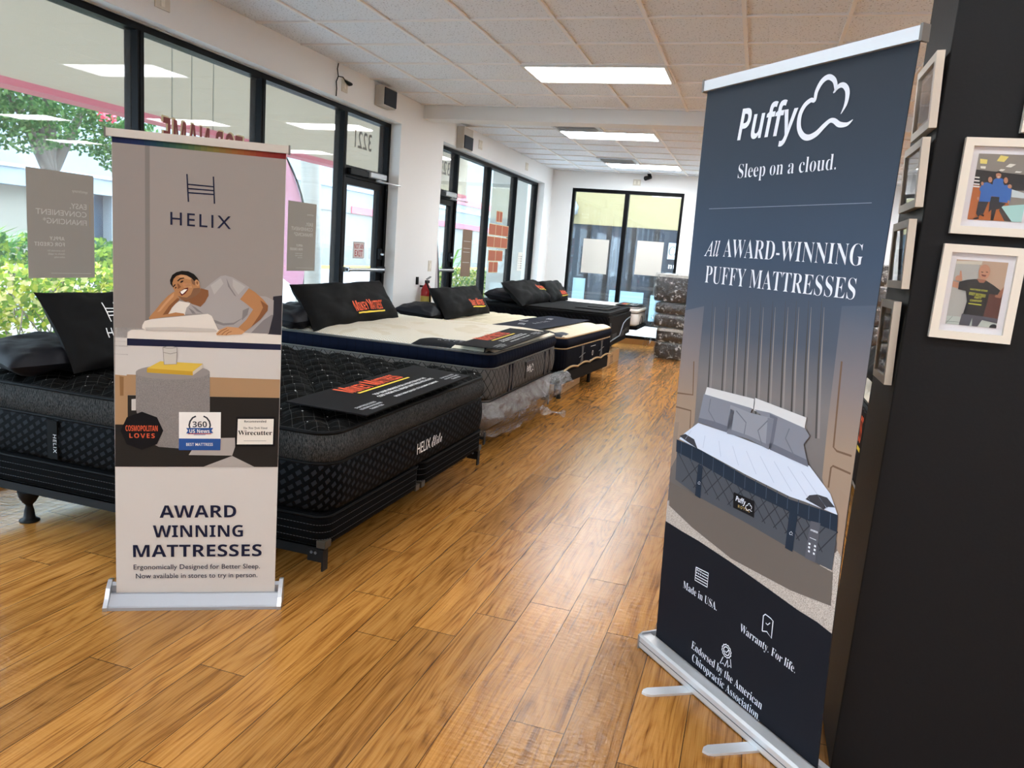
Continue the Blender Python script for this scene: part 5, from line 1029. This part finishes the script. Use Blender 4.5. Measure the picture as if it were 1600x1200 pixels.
# ---------------------------------------------------------------- ceiling lights, vents, small wall fittings
lens = lamp_mat(); lens2 = lamp_mat('lamp_lens_boosted', 1.8)  # second lens emits more, boosted to brighten the zone beyond the bulkhead
def ceiling_light(label, x, y, wd=1.22, dp=.6):
    e = empty('ceiling_light', (x+wd/2, y+dp/2, CZ), None, label, 'light', 'fluorescent ceiling lights'); f = .028; z0, z1 = CZ-.012, CZ+.002
    own(MB().box((x, y, z0), (x+wd, y+f, z1)).box((x, y+dp-f, z0), (x+wd, y+dp, z1)).box((x, y+f, z0), (x+f, y+dp-f, z1)).box((x+wd-f, y+f, z0), (x+wd, y+dp-f, z1)).build('frame', whitep), e)
    own(MB().box((-wd/2+f, -dp/2+f, CZ-.004), (wd/2-f, dp/2-f, CZ+.0115), lens2 if y > 8.5 else lens).build('lens'), e); e.children[-1].matrix_parent_inverse = Matrix.Identity(4); e.children[-1].location = (0, 0, -CZ)
for lb, x, y in (('lit ceiling light nearest the camera, in front of the bulkhead', -2.11, 6.385), ('lit ceiling light beside a vent, first beyond the bulkhead', -2.61, 9.57), ('lit ceiling light beside a vent, nearest the far wall', -2.61, 12.57)): ceiling_light(lb, x, y)
for x, y in [(x, y) for x in (-2.11, .33, 2.77, 5.2) for y in (2.82, .44, -1.94, -4.3)]+[(2.77, 6.385), (5.2, 6.385), (-.17, 9.57), (-.17, 12.57), (2.88, 9.57), (2.88, 12.57), (5.3, 9.57), (5.3, 12.57)]: ceiling_light('unseen ceiling light added to brighten the rest of the shop', x, y)  # unseen fixtures added to light the front and far zones
ventm = M_('vent_metal', '#c9ccd0', .4, .2); ventd = M_('vent_dark', '#b0b3b6', .7)
for lb, x, y in (('square metal ceiling vent next to the first light beyond the bulkhead', -2.61, 9.0), ('square metal ceiling vent next to the light nearest the far wall', -2.61, 11.97)):
    e = empty('ceiling_vent', (x+.3, y+.29, CZ), None, lb, 'vent', 'ceiling vents'); x1, y1 = x+.6, y+.57
    own(MB().box((x+.02, y+.02, CZ-.004), (x1-.02, y1-.01, CZ+.01), ventd).build('backing'), e); f = .05
    own(MB().box((x, y, CZ-.014), (x1, y+f, CZ), ventm).box((x, y1-f, CZ-.014), (x1, y1, CZ), ventm).box((x, y+f, CZ-.014), (x+f, y1-f, CZ), ventm).box((x1-f, y+f, CZ-.014), (x1, y1-f, CZ), ventm).build('frame'), e)
    for k in range(5): yy = y+.085+k*.085; own(MB().obox((x+f, yy, CZ-.03), (.5, 0, 0), (0, .05, .012), (0, .002, -.004), ventm).build('louvre'), e)
grille = M_('speaker_cloth', '#2c3138', .9)
def speaker(label, y0, y1, z0, z1, dx, zs):
    e = empty('wall_speaker', (WX, (y0+y1)/2, z0), None, label, 'speaker'); own(MB().box((WX, y0, z0), (WX+dx, y1, z1), M_('speaker_case', '#bdb7ac', .6), .008).build('case'), e); own(MB().box((WX+dx-.004, y0+.015, z0+.012), (WX+dx+.012, y1-.012, zs), grille, .004).build('grille'), e)
speaker('small dark fronted speaker high on the wall by the door', 7.08, 7.36, 2.825, 3.015, .1, 3.0)
speaker('pale box speaker mounted over the second shop window', 9.26, 9.58, 2.73, 3.0, .1, 2.9)
e = empty('hanging_cable', (WX, 6.38, 2.9), None, 'thin black cable with a loose plug hanging over the first window', 'cable'); pts = [(6.365, 3.04), (6.35, 2.99), (6.37, 2.93), (6.34, 2.88), (6.35, 2.82), (6.345, 2.755)]
own(MB().tube([(WX+.012, y, z) for y, z in pts], .005, blackp, 6).tube([(WX+.012, 6.37, 2.93), (WX+.03, 6.42, 2.935), (WX+.03, 6.47, 2.91)], .005, blackp, 6).build('wire'), e); own(MB().tube([(WX+.03, 6.46, 2.915), (WX+.035, 6.53, 2.9), (WX+.035, 6.57, 2.905)], [.008, .02, .012], blackp, 8).build('plug'), e)
plate = M_('plate_ivory', '#cdc6b8', .5)
def wplate(name, label, cat, c, U, wd, ht, nkeys, group=None):
    U = Vector(U); V = Vector((0, 0, 1)); N = U.cross(V); P_ = Vector(c)-U*wd/2-V*ht/2; e = empty(name, c, None, label, cat, group); own(MB().obox(P_+N*.0005, U*wd, V*ht, N*.006, plate).build('plate'), e)
    for k in range(nkeys): own(MB().obox(P_+N*.0065+U*(wd*(k+.5)/nkeys-.016)+V*(ht/2-.03), U*.032, V*.06, N*.004, M_('plate_key', '#e2ddd0', .4)).build('socket' if 'outlet' in name else 'rocker'), e)
wplate('light_switch', 'ivory light switch on the wall above the fire extinguisher', 'switch', (WX, 8.66, 1.25), (0, 1, 0), .09, .13, 1)
wplate('outlet_plate', 'blank ivory outlet plate behind the loose black plug', 'outlet', (WX, 6.5, 2.88), (0, 1, 0), .1, .12, 1)
wplate('outlet_plate', 'ivory outlet plate above the second window, nearer the pale speaker', 'outlet', (WX, 10.12, 2.9), (0, 1, 0), .14, .12, 2)
wplate('outlet_plate', 'ivory outlet plate above the second window, nearer the far wall', 'outlet', (WX, 12.33, 2.89), (0, 1, 0), .14, .12, 2)
wplate('outlet_plate', 'wide ivory outlet plate above the far window beside the black camera', 'outlet', (-2.27, FY, 2.893), (1, 0, 0), .14, .11, 2)
wplate('outlet_plate', 'white fitting at the top of the wall above the first window', 'outlet', onX(253, 3, WX), (0, 1, 0), .13, .09, 1)
e = empty('security_camera', (-2.06, FY-.1, CZ), None, 'small black security camera under the ceiling above the far window', 'camera'); own(MB().tube([(-2.05, FY-.12, CZ), (-2.05, FY-.12, CZ-.02), (-2.06, FY-.13, CZ-.05)], [.04, .03, .014], blackp).build('mount'), e); own(MB().tube([(-2.02, FY-.1, CZ-.05), (-2.1, FY-.2, CZ-.09)], [.034, .04], blackp, 12).build('body'), e)
e = empty('fire_extinguisher', (WX+.08, 8.43, .8), None, 'red fire extinguisher hung on the pier between the shop windows', 'fire extinguisher'); c = (WX+.08, 8.43, .70)
own(MB().lathe(c, [(.05, 0), (.062, .01), (.064, .2), (.062, .27), (.045, .31), (.024, .335), (.022, .35)], M_('red_enamel', '#a5161c', .3), 18).build('cylinder'), e); own(MB().lathe((c[0], c[1], c[2]+.08), [(.0648, 0), (.0648, .12)], M_('label_yellow', '#c9b45a', .5), 18).build('instruction_label'), e)
own(MB().box((c[0]-.018, c[1]-.02, c[2]+.35), (c[0]+.018, c[1]+.05, c[2]+.385), blackp, .004).obox((c[0]-.012, c[1], c[2]+.39), (.024, 0, 0), (0, .1, .03), (0, 0, .012), galv).build('valve'), e); own(MB().tube([(c[0]+.01, c[1]-.02, c[2]+.37), (c[0]+.04, c[1]-.09, c[2]+.36), (c[0]+.07, c[1]-.05, c[2]+.26), (c[0]+.068, c[1]-.02, c[2]+.1)], .01, blackp).build('hose'), e)
own(MB().box((WX, c[1]-.14, c[2]+.33), (WX+.02, c[1]-.1, c[2]+.42), blackp).box((WX, c[1]-.02, c[2]+.3), (c[0], c[1]+.02, c[2]+.32), blackp).build('hook'), e)
e = empty('rolled_flag', (WX-.06, 8.95, 0), None, 'pale furled fabric with a beaded edge leaning in the corner by the second door', 'flag')
own(MB().tube([(WX-.06, 8.880, 0), (WX-.065, 8.920, .5), (WX-.07, 8.950, 1.0), (WX-.072, 8.975, 1.35), (WX-.075, 8.985, 1.62)], [.1, .09, .065, .035, .012], M_('flag_grey', '#b3aeb0', .8), 12).build('fabric'), e); own(MB().tube([(WX+.02, 8.930, .1), (WX+.005, 8.980, .7), (WX-.02, 9.005, 1.1), (WX-.065, 9.000, 1.5)], .014, M_('bead_dark', '#3c3a44', .6), 6).build('beaded_edge'), e)
# ---------------------------------------------------------------- papers, posters and lettering on the glass
def sheet_mat(n, c, tr):
    t = NT(n); df = t.n('BsdfDiffuse'); df.inputs[0].default_value = lin(c); tl = t.n('BsdfTranslucent'); tl.inputs[0].default_value = lin(c); mx = t.n('MixShader'); mx.inputs[0].default_value = tr
    t.t.links.new(df.outputs[0], mx.inputs[1]); t.t.links.new(tl.outputs[0], mx.inputs[2]); t.t.links.new(mx.outputs[0], t.out.inputs[0]); return t.m
pgrey, pletter = sheet_mat('poster_back', '#a59e95', .12), sheet_mat('poster_letter', '#d5d2cd', .25); psq = sheet_mat('poster_square', '#bfbfc2', .3)
def poster(label, y0, y1, z0, z1, lettered=True, m=None):
    e = empty('window_poster', (XG+.01, (y0+y1)/2, z0), None, label, 'poster', 'window posters'); X = XG+.006
    own(MB().box((X-.001, y0, z0), (X, y1, z1), m or pgrey).build('sheet'), e); w_, h_ = y1-y0, z1-z0; A = Art((X, y0, z0), (0, 1, 0), (0, 0, 1))
    if lettered:
        T = lambda s_, a, b, v, h, st='sans': A.text(s_, (a*w_, v*h_), (b*w_, v*h_), h*h_, pletter, st, 1, 1, True)
        T('synchrony', .66, .90, .82, .028); T('EASY,', .62, .88, .665, .05, 'sansm'); T('CONVENIENT', .12, .88, .59, .05, 'sansm'); T('FINANCING*', .22, .88, .51, .05, 'sansm'); T('APPLY', .31, .53, .355, .035, 'bold'); T('FOR CREDIT', .09, .53, .30, .035, 'bold')
        T('See associate for', .27, .53, .25, .018); T('details or apply', .28, .53, .22, .018); T('online today', .37, .53, .19, .018); A.stroke([(.32*w_, .045*h_), (.94*w_, .04*h_)], .002, pletter, 1); A.stroke([(.93*w_, .5*h_), (.93*w_, .72*h_)], .003, M_('poster_gold', '#b59a62', .7), 1)
    else:
        for v in (.75, .6, .52, .3): A.stroke([(.15*w_, v*h_), (.85*w_, v*h_)], .006, pletter, 1)
    own(A.done('lettering', None), e)
k = 4.0/3.98
poster('large grey backed financing poster seen through the nearest window pane', 3.359*k, 3.822*k, 1.13, 1.757); poster('grey backed financing poster between the white banner and the shop door', 5.892*k, 6.345*k, 1.174, 1.79); poster('brown grey poster on the second window above the hedge', 10.12, 10.5, 1.1, 1.76, False, sheet_mat('poster_brown', '#8d7a6b', .12))
def decal(name, label, cat, draw):
    A = Art((XG+.0055, 0, 0), (0, 1, 0), (0, 0, 1)); draw(A); o = A.done(name, None); tag(o, label, cat); return o
greyd = M_('etched_grey', '#6f6c68', .7); redd = M_('maroon_vinyl', '#7a2f2c', .6); crm = M_('cream_vinyl', '#cbbd96', .6)
decal('street_number', 'reversed grey street number on the glass over the shop door', 'number', lambda A: A.text('3221', (7.03, 2.41), (7.38, 2.41), .165, greyd, 'sansm', 1, 1, True))
decal('street_number', 'reversed grey street number over the second shop door', 'number', lambda A: A.text('3221', (9.1, 2.41), (9.52, 2.41), .165, greyd, 'sansm', 1, 1, True))
def topname(A):
    A.text('TOP NAME', (4.41, 1.985), (5.3, 1.985), .245, crm, 'bold', 1, 1, True); A.text('TOP NAME', (4.43, 1.995), (5.28, 1.995), .225, redd, 'bold', 3, 1, True)
decal('window_lettering', 'reversed maroon lettering on the glass above the white banner', 'lettering', topname)
def redblock(A):
    rr_ = random.Random(4)
    for i, (z0, a, b) in enumerate(((1.95, 11.5, 11.8), (1.74, 11.2, 12.15), (1.55, 11.15, 12.15), (1.34, 11.25, 11.95), (1.16, 11.3, 11.75))):
        n = 3 if b-a > .8 else 2
        for j in range(n):
            y0 = a+(b-a)*j/n; y1 = a+(b-a)*(j+1)/n-.02; A.poly([(y0-.01, z0-.01), (y1+.01, z0-.01), (y1+.01, z0+.165), (y0-.01, z0+.165)], crm, 1); A.poly([(y0, z0), (y1, z0), (y1, z0+.155), (y0, z0+.155)], M_('terracotta_vinyl', '#a8583a', .6), 3)
decal('window_lettering', 'stacked terracotta lettering blocks on the second window', 'lettering', redblock)
e = empty('exit_sign', (XG, 7.17, 1.3), None, 'small white sign reading NOT AN EXIT on the door glass', 'sign'); A = Art((XG+.0065, 7.085, 1.305), (0, 1, 0), (0, 0, 1)); A.poly([(0, 0), (.235, 0), (.235, .17), (0, .17)], M_('sign_frame', '#9a8f8c', .6), 0); A.poly([(.008, .008), (.227, .008), (.227, .162), (.008, .162)], M_('sign_white', '#dad2d0', .6), 2); own(A.done('sheet', None), e)
rdi = M_('sign_red', '#a3272d', .6); A.text('NOT AN', (.02, .098), (.215, .098), .05, rdi, 'heavy', 4); A.text('EXIT', (.035, .02), (.2, .02), .065, rdi, 'heavy', 4); own(A.done('lettering', None), e)
wpp = sheet_mat('white_paper', '#d2cec6', .08)
def paper(label, x0, x1, z0, z1): tag(MB().box((x0, FY+.046, z0), (x1, FY+.0475, z1), wpp).build('paper_sheet'), label, 'paper', 'paper sheets on the far window')
paper('blank white sheet on the far window nearer the corner', -3.155, -2.675, 1.225, 1.85); paper('blank white sheet on the far window beside the wrapped mattress stack', -2.155, -1.68, 1.27, 1.88)
e = empty('notice_sheet', (XG, 12.9, 1.2), None, 'small printed white notice on the last pane of the second window', 'notice'); own(MB().box((XG+.005, 12.78, 1.18), (XG+.006, 13.05, 1.5), wpp).build('sheet'), e); A = Art((XG+.006, 12.78, 1.18), (0, 1, 0), (0, 0, 1))
for v in (.05, .09, .13, .17, .21, .25): A.stroke([(.15, v), (.24, v)], .014, greyd, 1); A.stroke([(.04, v), (.09, v)], .008, greyd, 1)
own(A.done('lettering', None), e)
